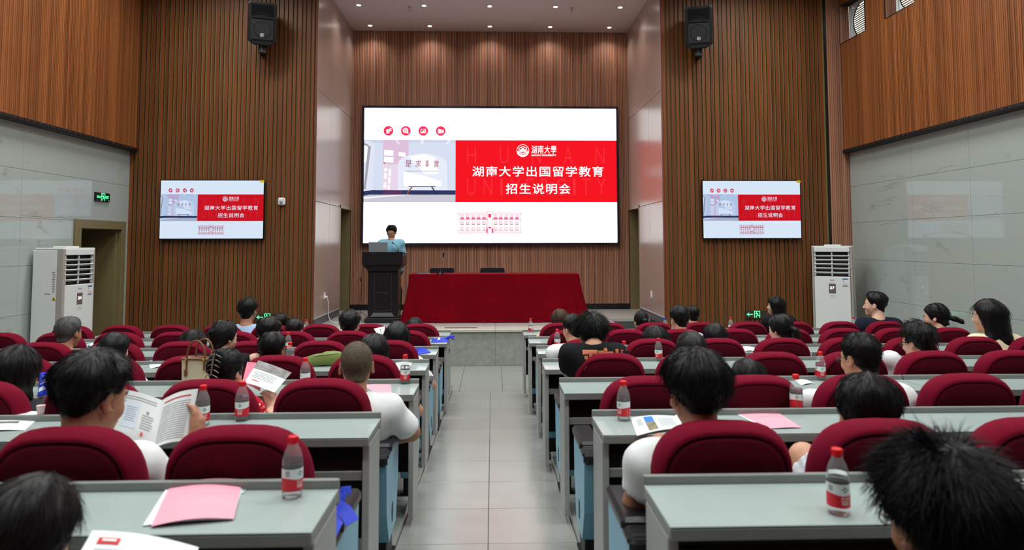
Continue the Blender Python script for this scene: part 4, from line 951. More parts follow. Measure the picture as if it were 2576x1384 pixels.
def proj(P):
    d = Vector(P)-Vector((0, 0, ZC)); c = d.dot(_fwd)
    if c < 0.05: return (99999, 99999)
    return (1288+FPX*d.dot(_r)/c, CYP-FPX*d.dot(_u)/c)
SEATED = set()          # seats used in the nearest row are added by the people list
CHAIRS = {}
for k in range(1, 7):
    for side in (-1, 1):
        for i in range(8):
            X = chair_x(side, i); u, v = proj((X-side*0.25, chair_y(k)+0.1, terz(k)+0.9))
            if -10 < u < 2586: CHAIRS[(k, side, i)] = make_chair(k, side, i)
ENDS = {-1: [-0.476, -0.525, -0.462, -0.498, -0.51, -0.483, -0.525], 1: [0.477, 0.476, 0.427, 0.397, 0.42, 0.40, 0.39]}
def make_desk(k, side, u):
    near = abs(ENDS[side][k]) if u == 0 else 2.66; far = 2.652 if u == 0 else 4.87
    x0, x1 = (near, far) if side > 0 else (-far, -near)
    top = desz(k)-terz(k); cx = (x0+x1)/2; hw = (x1-x0)/2; ly = 0.33
    t = thing('lecture_desk', 'long grey desk, %s %s, %s the %s' % (ROWS[k], 'from the stage' if 0 < k < 6 else 'by the stage' if k else 'to the camera', 'beside the aisle on' if u == 0 else 'towards the wall on', 'left' if side < 0 else 'right'), 'desk', (cx, lipy(k)-ly, terz(k)), group='grey lecture desks')
    MB().bbox(-hw, 0.0, top-0.004, hw, ly-0.018, top, 0.002).build('desk_top', 'desk_top', t)
    MB().bbox(-hw, 0.0005, top-0.040, hw, ly-0.018, top-0.0042, 0.004).build('apron', 'desk_edge', t)
    MB().bbox(-hw, ly-0.018, top-0.05, hw, ly, top+0.028, 0.003).build('back_lip', 'desk_edge', t)
    for sx in (-hw, hw-0.03): MB().bbox(sx, 0.03, 0.0, sx+0.03, 0.29, top-0.04, 0.003).build('leg_panel', 'desk_leg', t)
    MB().bbox(-0.013, 0.10, 0.0, 0.013, 0.285, top-0.04, 0.002).build('mid_support', 'desk_edge', t)
    MB().bbox(-hw+0.031, 0.06, top-0.185, hw-0.031, 0.27, top-0.165, 0.003).bbox(-hw+0.031, 0.045, top-0.195, hw-0.031, 0.062, top-0.155, 0.003).build('book_shelf', 'desk_edge', t)
    MB().box(-hw+0.031, 0.29, 0.18, hw-0.031, 0.30, top-0.045).build('modesty_panel', 'desk_shaded', t)
    return t
DESKS = {}
for k in range(7):
    for side in (-1, 1):
        for u in (0, 1):
            DESKS[(k, side, u)] = make_desk(k, side, u)
# ------------------------------------------------------------------ people: smooth implicit bodies turned into one continuous mesh each
def sg_axis(lo, hi, h, fine=None, hf=None):
    if fine is None: return np.arange(lo, hi+h, h)
    a, b = fine; a = max(a, lo); b = min(b, hi); s = []
    if a > lo+1e-6: n = max(1, int(math.ceil((a-lo)/h))); s.append(np.linspace(lo, a, n+1)[:-1])
    n = max(1, int(math.ceil((b-a)/hf))); s.append(np.linspace(a, b, n+1))
    if b < hi-1e-6: n = max(1, int(math.ceil((hi-b)/h))); s.append(np.linspace(b, hi, n+1)[1:])
    return np.concatenate(s)
class Field:
    def __init__(s, xs, ys, zs): s.ax = (xs, ys, zs); s.F = np.full((len(xs), len(ys), len(zs)), 1.0, np.float32)
    def sub(s, lo, hi):
        sl = []
        for a, l, h in zip(s.ax, lo, hi):
            i0 = max(0, np.searchsorted(a, l)-1); i1 = min(len(a), np.searchsorted(a, h)+1)
            if i1 <= i0: return None, None
            sl.append(slice(i0, i1))
        P = np.meshgrid(s.ax[0][sl[0]], s.ax[1][sl[1]], s.ax[2][sl[2]], indexing='ij')
        return tuple(sl), P
    def put(s, sl, d, k):
        f = s.F[sl]
        if k > 0:
            h = np.clip(0.5+0.5*(f-d)/k, 0, 1); s.F[sl] = f*(1-h)+d*h-k*h*(1-h)
        else: s.F[sl] = np.minimum(f, d)
    def cut(s, sl, d, k):          # subtract shape d
        f = s.F[sl]; d = -d; h = np.clip(0.5-0.5*(f-d)/k, 0, 1); s.F[sl] = f*(1-h)+d*h+k*h*(1-h)
    def cone(s, a, ra, b, rb, k=0.02, grow=0.0, clip=None):
        a = np.array(a, float); b = np.array(b, float); ra += grow; rb += grow; m = max(ra, rb)+0.07
        sl, P = s.sub(np.minimum(a, b)-m, np.maximum(a, b)+m)
        if sl is None: return
        ab = b-a; L2 = float(ab@ab)+1e-9
        t = np.clip(((P[0]-a[0])*ab[0]+(P[1]-a[1])*ab[1]+(P[2]-a[2])*ab[2])/L2, 0, 1)
        d = np.sqrt((P[0]-a[0]-t*ab[0])**2+(P[1]-a[1]-t*ab[1])**2+(P[2]-a[2]-t*ab[2])**2)-(ra+(rb-ra)*t)
        if clip is not None:       # plane: keep the side where n.(p-c) < 0
            c, n = clip; d = np.maximum(d, (P[0]-c[0])*n[0]+(P[1]-c[1])*n[1]+(P[2]-c[2])*n[2])
        s.put(sl, d, k)
    def ell(s, c, r, M=None, k=0.02, cut=False):
        m = max(r)+0.07; sl, P = s.sub([q-m for q in c], [q+m for q in c])
        if sl is None: return
        q = [P[i]-c[i] for i in range(3)]
        if M is not None: q = [sum(M[j][i]*q[j] for j in range(3)) for i in range(3)]      # into the local frame (M: local->world)
        g = np.sqrt(sum((q[i]/r[i])**2 for i in range(3)))+1e-6; g2 = np.sqrt(sum((q[i]/r[i]**2)**2 for i in range(3)))+1e-6
        d = g*(g-1)/g2
        (s.cut if cut else s.put)(sl, d, k)
def surface(F, ax):
    """naive surface nets on a rectilinear grid -> verts (n,3), quads (m,4)"""
    nx, ny, nz = F.shape; ins = F < 0
    c = [(i, j, k) for i in (0, 1) for j in (0, 1) for k in (0, 1)]
    def S3(A, o): return A[o[0]:nx-1+o[0], o[1]:ny-1+o[1], o[2]:nz-1+o[2]]
    cnt = sum(S3(ins, o).astype(np.int8) for o in c); act = (cnt > 0) & (cnt < 8)
    I = np.argwhere(act)
    if len(I) == 0: return np.zeros((0, 3)), np.zeros((0, 4), int)
    idx = -np.ones(act.shape, np.int64); idx[act] = np.arange(len(I))
    pos = np.zeros((len(I), 3)); w = np.zeros(len(I))
    V = {o: F[I[:, 0]+o[0], I[:, 1]+o[1], I[:, 2]+o[2]] for o in c}
    for o in c:
        for a in range(3):
            if o[a]: continue
            e = list(o); e[a] = 1; e = tuple(e); f0, f1 = V[o], V[e]; m = (f0 < 0) != (f1 < 0)
            t = np.where(m, f0/(f0-f1+1e-12), 0)
            for b in range(3):
                A = ax[b]; p0 = A[I[:, b]+o[b]]
                if b == a: p0 = p0+t*(A[I[:, b]+1]-A[I[:, b]])
                pos[:, b] += np.where(m, p0, 0)
            w += m
    pos /= w[:, None]; Q = []
    for a in range(3):
        b, d = [(1, 2), (2, 0), (0, 1)][a]
        s0 = [slice(None)]*3; s1 = [slice(None)]*3; s0[a] = slice(0, -1); s1[a] = slice(1, None)
        for q in (b, d): s0[q] = slice(1, -1); s1[q] = slice(1, -1)
        A0, A1 = ins[tuple(s0)], ins[tuple(s1)]; E = np.argwhere(A0 != A1)
        if len(E) == 0: continue
        sgn = A0[E[:, 0], E[:, 1], E[:, 2]]; E = E.copy(); E[:, b] += 1; E[:, d] += 1
        def cell(db, dd):
            g = E.copy(); g[:, b] += db; g[:, d] += dd; return idx[g[:, 0], g[:, 1], g[:, 2]]
        q = np.stack([cell(-1, -1), cell(0, -1), cell(0, 0), cell(-1, 0)], 1); q[~sgn] = q[~sgn][:, ::-1]; Q.append(q)
    return pos, (np.concatenate(Q) if Q else np.zeros((0, 4), int))
def np_mesh(name, v, q, m, smooth=True):
    me = bpy.data.meshes.new(name); n = len(q); w = q.shape[1] if n else 4
    me.vertices.add(len(v)); me.vertices.foreach_set('co', np.asarray(v, np.float32).ravel())
    me.loops.add(n*w); me.loops.foreach_set('vertex_index', np.asarray(q, np.int32).ravel())
    me.polygons.add(n); me.polygons.foreach_set('loop_start', np.arange(0, n*w, w, dtype=np.int32)); me.polygons.foreach_set('loop_total', np.full(n, w, np.int32))
    me.polygons.foreach_set('use_smooth', np.full(n, smooth)); me.materials.append(MATS[m] if isinstance(m, str) else m); me.update(calc_edges=True); me.validate(); return me
def relax(v, q, it=2, lam=0.5):
    n = len(v)
    for _ in range(it):
        acc = np.zeros_like(v); c = np.zeros(n)
        for a, b in ((0, 1), (1, 2), (2, 3), (3, 0)):
            np.add.at(acc, q[:, a], v[q[:, b]]); np.add.at(acc, q[:, b], v[q[:, a]]); np.add.at(c, q[:, a], 1); np.add.at(c, q[:, b], 1)
        v = v*(1-lam)+lam*acc/np.maximum(c, 1)[:, None]
    return v
def vnormals(v, q):
    n = np.cross(v[q[:, 2]]-v[q[:, 0]], v[q[:, 3]]-v[q[:, 1]]); out = np.zeros_like(v)
    for i in range(4): np.add.at(out, q[:, i], n)
    return out/(np.linalg.norm(out, axis=1)[:, None]+1e-9)
mat('skin_a', (200, 148, 120), 0.5, var=0.06, scale=30); mat('skin_b', (218, 172, 146), 0.5, var=0.05, scale=30); mat('skin_c', (172, 120, 94), 0.5, var=0.06, scale=30)
for n_, c_, r_ in (('hair_black', (17, 16, 17), 0.42), ('hair_soft', (26, 23, 23), 0.42), ('hair_brown', (66, 46, 38), 0.4), ('hair_grey', (74, 74, 72), 0.5), ('hair_buzz', (92, 82, 66), 0.8)): mat(n_, c_, r_, var=0.25, scale=60, rand=0.12, spec=0.22)
mat('eye_white', (225, 222, 216), 0.3); mat('eye_dark', (20, 14, 12), 0.2); mat('lip', (168, 92, 84), 0.5); mat('shoe', (60, 60, 64), 0.6); mat('glasses_black', (12, 12, 14), 0.25); mat('glasses_metal', (150, 140, 120), 0.25, metal=0.9)
mat('lens', (255, 255, 255), 0.0, alpha=0.06)
def cloth_mat(name, col, **kw): return mat('cloth_'+name, col, 0.85, bump=0.15, bscale=25, var=0.05, scale=14, spec=0.2, **kw)
for n_, c_ in (('white', (224, 226, 226)), ('offwhite', (218, 212, 198)), ('cream', (222, 206, 172)), ('black', (20, 21, 23)), ('dark', (40, 42, 48)), ('navy', (24, 28, 44)), ('grey', (120, 122, 124)), ('skyblue', (160, 186, 214)), ('aqua', (132, 186, 208)), ('palegrey', (196, 200, 204)), ('jeans', (44, 54, 78)), ('camo', (96, 96, 64)), ('pants', (34, 34, 38))): cloth_mat(n_, c_)
def polka():
    m = cloth_mat('polka', (186, 18, 30)); nt = m.node_tree; N = nt.nodes; Lk = nt.links; b = N['Principled BSDF']
    tc = N.new('ShaderNodeTexCoord'); vo = N.new('ShaderNodeTexVoronoi'); vo.inputs['Scale'].default_value = 46; vo.inputs['Randomness'].default_value = 0.55; Lk.new(tc.outputs['Object'], vo.inputs['Vector'])
    lt = N.new('ShaderNodeMath'); lt.operation = 'LESS_THAN'; lt.inputs[1].default_value = 0.26; Lk.new(vo.outputs['Distance'], lt.inputs[0])
    mx = N.new('ShaderNodeMix'); mx.data_type = 'RGBA'; mx.inputs['A'].default_value = (*lin((186, 18, 30)), 1); mx.inputs['B'].default_value = (*lin((240, 226, 220)), 1)
    Lk.new(lt.outputs[0], mx.inputs['Factor']); Lk.new(mx.outputs['Result'], b.inputs['Base Color'])
polka()
def stripes():
    m = cloth_mat('stripe', (206, 210, 214)); nt = m.node_tree; N = nt.nodes; Lk = nt.links; b = N['Principled BSDF']
    tc = N.new('ShaderNodeTexCoord'); wv = N.new('ShaderNodeTexWave'); wv.inputs['Scale'].default_value = 14; wv.inputs['Distortion'].default_value = 0.6; Lk.new(tc.outputs['Object'], wv.inputs['Vector'])
    mx = N.new('ShaderNodeMix'); mx.data_type = 'RGBA'; mx.inputs['A'].default_value = (*lin((214, 218, 222)), 1); mx.inputs['B'].default_value = (*lin((176, 182, 190)), 1)
    Lk.new(wv.outputs['Fac'], mx.inputs['Factor']); Lk.new(mx.outputs['Result'], b.inputs['Base Color'])
stripes()

def rotm(yaw, pitch, roll):
    """head frame -> world: yaw left is positive, pitch down is positive"""
    return np.array(Matrix.Rotation(yaw, 3, 'Z') @ Matrix.Rotation(-pitch, 3, 'X') @ Matrix.Rotation(roll, 3, 'Y'))
def head_shape(f, H, R, s, ears=True):
    def W(p): return H+R@(np.array(p)*s)
    def C(a, ra, b, rb, k=0.02): f.cone(W(a), ra*s, W(b), rb*s, k*s)
    def E(c, r, k=0.02, cut=False, M=None): f.ell(W(c), [q*s for q in r], (R if M is None else R@M), k*s, cut)
    E((0, -0.012, 0.02), (0.076, 0.096, 0.092))
    E((0, 0.032, -0.032), (0.063, 0.060, 0.078), 0.03)
    C((0, 0.018, -0.058), 0.056, (0, 0.060, -0.096), 0.031, 0.03)
    C((0, 0.075, -0.108), 0.016, (0, 0.078, -0.106), 0.016, 0.02)
    for x in (-1, 1): E((x*0.036, 0.062, -0.038), (0.026, 0.022, 0.026), 0.02)
    C((-0.028, 0.083, 0.016), 0.010, (0.028, 0.083, 0.016), 0.010, 0.016)
    for x in (-1, 1): E((x*0.031, 0.103, -0.004), (0.016, 0.017, 0.011), 0.012, True)
    C((0, 0.092, -0.002), 0.0095, (0, 0.111, -0.038), 0.012, 0.012)
    for x in (-1, 1): C((x*0.010, 0.100, -0.042), 0.0085, (x*0.011, 0.098, -0.043), 0.0085, 0.008)
    C((-0.018, 0.090, -0.071), 0.0072, (0.018, 0.090, -0.071), 0.0072, 0.008); C((-0.015, 0.088, -0.081), 0.0078, (0.015, 0.088, -0.081), 0.0078, 0.008)
    for x in ((-1, 1) if ears else ()):
        M = np.array(Matrix.Rotation(x*-0.35, 3, 'Z') @ Matrix.Rotation(0.15, 3, 'X'))
        E((x*0.081, -0.008, -0.018), (0.010, 0.021, 0.034), 0.008, False, M); E((x*0.089, 0.0, -0.014), (0.006, 0.011, 0.020), 0.005, True, M)
ZX = np.array([-0.16, -0.06, -0.035, 0.0, 0.028, 0.05, 0.075, 0.16])
HAIRLINES = {'man': [-0.088, -0.088, -0.062, -0.012, -0.016, 0.034, 0.064, 0.078], 'fringe': [-0.085, -0.085, -0.06, -0.04, -0.025, 0.0, 0.025, 0.03], 'woman': [-0.10, -0.10, -0.07, -0.045, -0.03, 0.028, 0.062, 0.075]}
def hair_piece(parent, H, R, s, st, seed, near, colour):
    """st: style dict"""
    rnd = np.random.RandomState(seed); h = 0.0075*s if near else 0.0105*s
    top, side = st.get('top', 0.028), st.get('side', 0.012)
    lo = np.array([-0.16, -0.22, -0.14]); hi = np.array([0.16, 0.17, 0.19])
    if st.get('long'): lo = np.array([-0.19, -0.26, -0.14-st['long']]); hi[0] = 0.19
    f = Field(*[np.arange(lo[i]*1.0, hi[i], h/s) for i in range(3)])
    P = np.meshgrid(*f.ax, indexing='ij'); f0 = Field(*f.ax); head_shape(f0, np.zeros(3), np.eye(3), 1.0, False); f0.cone((0, -0.028, -0.055), 0.052, (0, -0.05, -0.165), 0.056, 0.02)
    t = np.clip((P[2]+0.03)/0.10, 0, 1); t = t*t*(3-2*t)
    ph = np.arctan2(P[0], P[1]); lump = st.get('lump', 0.004)*(np.sin(5*ph+seed)+0.7*np.sin(9*ph+22*P[2]*1.0+seed*1.7)+0.6*np.sin(40*P[1]+31*P[0]+seed))
    frontv = np.clip((P[1]-0.02)/0.08, 0, 1)*st.get('quiff', 0.0)*t
    zmin = np.interp(P[1], ZX, HAIRLINES[st.get('line', 'man')])+st.get('raise', 0.0)
    tp = np.clip((P[2]-zmin)/0.075, 0.0, 1.0) if st.get('line', 'man') == 'man' else 1.0
    d = f0.F-(np.maximum((side+(top-side)*t+frontv)*tp, 0.0035)+lump*t)
    cl = (zmin-P[2])*0.8; k = 0.012; hh = np.clip(0.5-0.5*(d-cl)/k, 0, 1); d = d*(1-hh)+cl*hh+k*hh*(1-hh)
    f.F = np.minimum(f.F, d).astype(np.float32)
    if st.get('long'):
        L = st['long']; wv = st.get('spread', 0.0)
        f.cone((0, -0.045, 0.0), 0.088, (0, -0.075, -0.10-L*0.45), 0.070, 0.03); f.cone((0, -0.075, -0.10-L*0.45), 0.068, (0, -0.085, -0.10-L), 0.035, 0.03)
        for x in (-1, 1):
            f.cone((x*0.062, -0.02, 0.03), 0.038, (x*(0.078+wv), -0.03, -0.08-L*0.4), 0.034, 0.03); f.cone((x*(0.078+wv), -0.03, -0.08-L*0.4), 0.036, (x*(0.060+wv), -0.06, -0.09-L*0.95), 0.02, 0.03)
        sl, Q = f.sub((-0.07, 0.03, -0.16), (0.07, 0.2, 0.06)); f.ell((0, 0.075, -0.035), (0.060, 0.075, 0.085), None, 0.012, True)
    if st.get('bun'): f.ell(st['bun'], (0.035, 0.033, 0.033), None, 0.012)
    if st.get('tail'):
        pts = st['tail']
        for a, b, ra, rb in zip(pts[:-1], pts[1:], (0.020, 0.026, 0.022)[:len(pts)-1], (0.026, 0.022, 0.006)[:len(pts)-1]): f.cone(a, ra, b, rb, 0.01)
    if st.get('updo'):
        for c, rr in (((0.02, -0.10, 0.035), (0.045, 0.03, 0.06)), ((-0.025, -0.105, 0.02), (0.04, 0.03, 0.055)), ((0.0, -0.09, 0.085), (0.04, 0.04, 0.03))): f.ell(c, rr, None, 0.012)
    v, qd = surface(f.F, f.ax)
    if len(v) == 0: return None
    v = relax(v, qd, 2, 0.4); nrm = vnormals(v, qd)
    # strands
    n = st.get('n', 500)*(4 if near else 1); n = int(n)
    ids = rnd.randint(0, len(v), n); p = v[ids]+rnd.normal(0, 0.003, (n, 3)); nn = nrm[ids]
    keep = (p[:, 1] < 0.045) | (p[:, 2] > 0.06); p, nn = p[keep], nn[keep]; n = len(p)
    crown = np.array([0.01, -0.06, 0.125]); away = p-crown; away /= np.linalg.norm(away, axis=1)[:, None]+1e-6
    down = np.array([0, 0, -1.0])
    fl = st.get('flow', 'short')
    if fl == 'long': g_ = away*0.4+down*0.9+rnd.normal(0, 0.06, (n, 3))
    elif fl == 'spiky': g_ = away*0.9+nn*0.42+np.array([0.1, -0.2, 0.05])+rnd.normal(0, 0.14, (n, 3))
    elif fl == 'back': g_ = np.array([0, -0.8, 0.0])+down*0.25+rnd.normal(0, 0.08, (n, 3))
    elif fl == 'buzz': g_ = nn+rnd.normal(0, 0.3, (n, 3))
    else: g_ = away*0.8+down*0.25+rnd.normal(0, 0.16, (n, 3))
    g_ -= nn*(np.sum(g_*nn, 1)*(0.9 if fl in ('long', 'short', 'back') else 0.0))[:, None]; g_ /= np.linalg.norm(g_, axis=1)[:, None]+1e-6
    room = np.clip((p[:, 2]-np.interp(p[:, 1], ZX, HAIRLINES[st.get('line', 'man')])-st.get('raise', 0.0))/0.06, 0.12, 1.0) if not st.get('long') else np.ones(n)
    L = (st.get('len', 0.035)*(0.6+0.8*rnd.rand(n))*room)[:, None]; lift = (st.get('lift', 0.10)*(0.4+rnd.rand(n)))[:, None]
    w = (0.0011 if near else 0.0018)*st.get('thick', 1.0)
    rings = []; sd = np.cross(g_, nn); sd /= np.linalg.norm(sd, axis=1)[:, None]+1e-6
    tt = (0, 0.35, 0.7, 1.0)
    for t_ in tt:
        c = p-nn*0.002+g_*L*t_+nn*L*lift*t_-nn*L*(st.get('hug', 0.35)*t_*t_)+down*L*(st.get('sag', 0.12)*t_*t_)
        ww = w*(1-0.85*t_); rings += [c+sd*ww, c-sd*ww*0.5+nn*ww*0.87, c-sd*ww*0.5-nn*ww*0.87]
    SV = np.stack(rings, 1).reshape(-1, 3); base = np.arange(n)[:, None]*12
    fq = np.array([(r*3+a, r*3+(a+1) % 3, (r+1)*3+(a+1) % 3, (r+1)*3+a) for r in range(3) for a in range(3)])
    SQ = (base[:, :, None]+fq[None]).reshape(-1, 4)
    if st.get('nocap'): V, Q = SV, SQ
    else: V = np.concatenate([v, SV]); Q = np.concatenate([qd, SQ+len(v)])
    V = (R@(V*s).T).T+H
    return link('hair', np_mesh('hair', V-np.array(parent.location), Q, colour), parent)
def limb_chain(f, pts, rs, k=0.03, grow=0.0):
    for a, b, ra, rb in zip(pts[:-1], pts[1:], rs[:-1], rs[1:]): f.cone(a, ra, b, rb, k, grow)
def hand_shape(f, wrist, dirv, palm_n, curl, s=1.0, right=True):
    d = np.array(dirv, float); d /= np.linalg.norm(d); n = np.array(palm_n, float); n -= d*(n@d); n /= np.linalg.norm(n); x = np.cross(d, n)*(1 if right else -1)
    pc = wrist+d*0.045*s; f.cone(wrist, 0.026*s, pc, 0.03*s, 0.02); 
    for i, (o, L) in enumerate(((-0.030, 0.060), (-0.010, 0.072), (0.010, 0.068), (0.029, 0.052))):
        a = wrist+d*0.075*s+x*o*s; f.cone(wrist+d*0.03*s+x*o*0.8*s, 0.014*s, a, 0.0105*s, 0.012)
        d1 = d*math.cos(curl*0.6)+n*math.sin(curl*0.6); b = a+d1*L*0.45*s; d2 = d*math.cos(curl*1.3)+n*math.sin(curl*1.3); c = b+d2*L*0.33*s; d3 = d*math.cos(curl*1.9)+n*math.sin(curl*1.9); e = c+d3*L*0.25*s
        f.cone(a, 0.0098*s, b, 0.009*s, 0.004); f.cone(b, 0.009*s, c, 0.0082*s, 0.004); f.cone(c, 0.0082*s, e, 0.0068*s, 0.004)
    a = wrist+d*0.02*s-x*0.022*s; b = wrist+d*0.045*s-x*0.05*s+n*0.012*s; c = b+(d*0.7-x*0.3+n*0.4)*0.032*s; e = c+(d*0.9+n*0.4)*0.024*s
    f.cone(a, 0.014*s, b, 0.0125*s, 0.01); f.cone(b, 0.0115*s, c, 0.010*s, 0.004); f.cone(c, 0.010*s, e, 0.0075*s, 0.004)
PERSON_N = [0]
def make_person(label, H, yaw=0, pitch=8, roll=0, s=1.0, seat=None, stand=None, style=None, hair='hair_black', skin='skin_a', shirt='cloth_dark', pants='cloth_pants', female=False,
                near=False, elbows=None, wrists=None, sleeve=0.8, glasses=None, body_yaw=0.0, hands=True, grips=None, long_sleeve=False, fine_hands=False, cat='person', neck=(-0.045, -0.165)):
    PERSON_N[0] += 1; seed = PERSON_N[0]
    H = np.array(H, float); R = rotm(math.radians(yaw), math.radians(pitch), math.radians(roll)); RB = np.array(Matrix.Rotation(math.radians(body_yaw), 3, 'Z'))
    neck_top = H+R@np.array([0, -0.028, -0.055])*s
    sh_w = (0.150 if female else 0.172)*s
    if stand is None:
        X, Y, Z = seat; pel = np.array([X*0.75+H[0]*0.25, Y+0.27, Z+0.545])
    else: X, Y, Z = stand; pel = np.array([X, Y, Z+0.93*s])
    lean = H-pel
    nb = H+np.array([0, neck[0], neck[1]*s])+R@np.array([0, -0.01, 0])          # base of the neck
    chest = nb+np.array([0, 0.0, -0.13*s])-0.10*np.array([lean[0], lean[1], 0]); waist = pel*0.62+chest*0.38
    rt, ft, up = RB@np.array([1, 0, 0]), RB@np.array([0, 1, 0]), np.array([0, 0, 1.0])
    shl = [nb-rt*sh_w+up*-0.055*s, nb+rt*sh_w+up*-0.055*s]
    root = tag(empty('person', (float(pel[0]), float(pel[1]), float(Z))), label, cat); o = np.array(root.location)
    if elbows is None: elbows = [None, None]
    if wrists is None: wrists = [None, None]
    el, wr = [], []
    for i, sg in ((0, -1), (1, 1)):
        e = elbows[i]; w = wrists[i]
        if w is None: w = np.array([nb[0]*0.5+X*0.5+sg*0.11, Y+0.52, Z+0.63]) if stand is None else shl[i]+np.array([sg*0.05, 0.05, -0.55])
        w = np.array(w, float)
        if e is None:
            a, L1, L2 = shl[i], 0.27*s, 0.25*s; v = w-a; dd = np.linalg.norm(v)
            if dd > (L1+L2)*0.98: w = a+v/dd*(L1+L2)*0.98; v = w-a; dd = np.linalg.norm(v)
            x = (L1*L1-L2*L2+dd*dd)/(2*dd); hgt = math.sqrt(max(1e-5, L1*L1-x*x)); hint = np.array([sg*0.8, -0.2, -0.7]); u = v/dd; hint -= u*(hint@u); hint /= np.linalg.norm(hint)
            e = a+u*x+hint*hgt
        el.append(np.array(e, float)); wr.append(w)
    if stand is None:
        hips = [pel-rt*0.085+up*-0.02, pel+rt*0.085+up*-0.02]; kn = [np.array([pel[0]-0.12, Y+0.66, Z+0.515]), np.array([pel[0]+0.12, Y+0.66, Z+0.515])]
        an = [np.array([k_[0], Y+0.64, Z+0.09]) for k_ in kn]; toe = [a+np.array([0, 0.13, -0.05]) for a in an]
    else:
        hips = [pel-rt*0.085+up*-0.04, pel+rt*0.085+up*-0.04]; kn = [np.array([X-0.10, Y+0.02, Z+0.50*s]), np.array([X+0.10, Y+0.02, Z+0.50*s])]; an = [np.array([X-0.10, Y, Z+0.09]), np.array([X+0.10, Y, Z+0.09])]; fy = -1
        toe = [a+np.array([0, 0.13*fy, -0.05]) for a in an]
    allp = np.array([H+[0, 0, 0.15], H-[0, 0, 0.15], H+[0.13, 0.14, 0], H-[0.13, 0.14, 0], pel-[0.2, 0.18, 0.1], pel+[0.2, 0.18, 0], *shl, *el, *wr, *kn, *an, *toe]); lo, hi = allp.min(0)-0.09, allp.max(0)+0.09
    hx = (H[0]-0.115*s, H[0]+0.115*s); hy = (H[1]-0.135*s, H[1]+0.135*s); hz = (H[2]-0.15*s, H[2]+0.13*s); hf = 0.0075 if near else 0.0095
    fineY, fineZ, fineX = hy, hz, hx
    if fine_hands:
        for w in wr: fineX = (min(fineX[0], w[0]-0.10), max(fineX[1], w[0]+0.10)); fineY = (min(fineY[0], w[1]-0.08), max(fineY[1], w[1]+0.16)); fineZ = (min(fineZ[0], w[2]-0.09), max(fineZ[1], w[2]+0.13))
    f = Field(sg_axis(lo[0], hi[0], 0.022, fineX, hf), sg_axis(lo[1], hi[1], 0.022, fineY, hf), sg_axis(lo[2], hi[2], 0.022, fineZ, hf))
    def torso(f, g):
        for sg in (-1, 1):
            limb_chain(f, [pel+rt*sg*0.075, waist+rt*sg*0.055*s, chest+rt*sg*(0.075 if not female else 0.065)*s], [0.115, (0.098 if not female else 0.088)*s, 0.108*s], 0.05, g)
            f.cone(chest+rt*sg*0.075*s, 0.095*s, shl[0 if sg < 0 else 1], 0.060*s, 0.05, g); f.cone(nb+up*-0.035*s, 0.062*s, shl[0 if sg < 0 else 1], 0.056*s, 0.05, g)
    torso(f, 0.0); f.cone(neck_top, 0.052*s, nb, 0.058*s, 0.02); f.cone(nb, 0.058*s, nb-up*0.05, 0.07*s, 0.03)
    for i in (0, 1):
        limb_chain(f, [shl[i], el[i], wr[i]], [0.056*s, 0.043*s, 0.028*s], 0.03)
        gd = wr[i]-el[i]; pn = np.array([0, 0.1, -1.0]); cu = 0.45
        if grips and grips[i] is not None: gd, pn, cu = grips[i]
        hand_shape(f, wr[i], gd, pn, cu, s*(1.0), right=(i == 1))
        limb_chain(f, [hips[i], kn[i], an[i]], [0.088*s, 0.062*s, 0.040*s], 0.03); f.cone(an[i], 0.040, toe[i], 0.034, 0.02)
    head_shape(f, H, R, s)
    v, q = surface(f.F, f.ax); link('body', np_mesh('body', v-o, q, skin), root)
    # clothes
    hs = 0.014 if near else 0.02; g = 0.014
    lo2, hi2 = np.minimum.reduce([pel-[0.24, 0.2, 0.16], nb-[0.26, 0.18, 0.5], *[e-0.1 for e in el]]), np.maximum.reduce([pel+[0.24, 0.2, 0.1], nb+[0.26, 0.18, 0.08], *[e+0.1 for e in el]])
    if long_sleeve: lo2, hi2 = np.minimum.reduce([lo2]+[w-0.08 for w in wr]), np.maximum.reduce([hi2]+[w+0.08 for w in wr])
    f = Field(*[np.arange(lo2[i], hi2[i]+hs, hs) for i in range(3)]); torso(f, g)
    for i in (0, 1):
        a, b = shl[i], el[i]
        if long_sleeve: limb_chain(f, [a, b, b+(wr[i]-b)*0.93], [0.056*s+g+.004, 0.043*s+g+.004, 0.03*s+g], 0.03)
        else:
            d = (b-a); n_ = d/np.linalg.norm(d); f.cone(a, 0.058*s+g, a+d*1.05, 0.046*s+g+0.010, 0.03, 0.0, clip=(a+d*sleeve, n_))
    cn = nb-up*0.0; sl, P = f.sub(nb-[0.2, 0.2, 0.02], nb+[0.2, 0.2, 0.2])
    f.ell(nb+up*0.055*s+ft*0.012, (0.068*s, 0.068*s, 0.075*s), None, 0.012, True)
    v, q = surface(f.F, f.ax); v = relax(v, q, 1, 0.3)
    nr = vnormals(v, q); ph = v*np.array([23, 17, 31])
    v = v+nr*(0.0035*np.sin(ph[:, 0]+1.7*ph[:, 2]*0.6+seed)+0.003*np.sin(1.9*ph[:, 1]-ph[:, 2]+2*seed))[:, None]
    shirt_o = link('shirt' if not female else 'top', np_mesh('shirt', v-o, q, shirt), root)
    lo3 = np.minimum.reduce([pel-0.22, *[k_-0.12 for k_ in kn], *[a-0.1 for a in an]]); hi3 = np.maximum.reduce([pel+[0.22, 0.2, 0.06], *[k_+0.12 for k_ in kn], *[a+0.1 for a in an]])
    f = Field(*[np.arange(lo3[i], hi3[i]+0.024, 0.024) for i in range(3)])
    for i in (0, 1):
        limb_chain(f, [hips[i], kn[i], kn[i]+(an[i]-kn[i])*0.93], [0.088*s+0.014, 0.062*s+0.014, 0.044*s+0.016], 0.03); f.cone(pel, 0.125, hips[i], 0.1, 0.04)
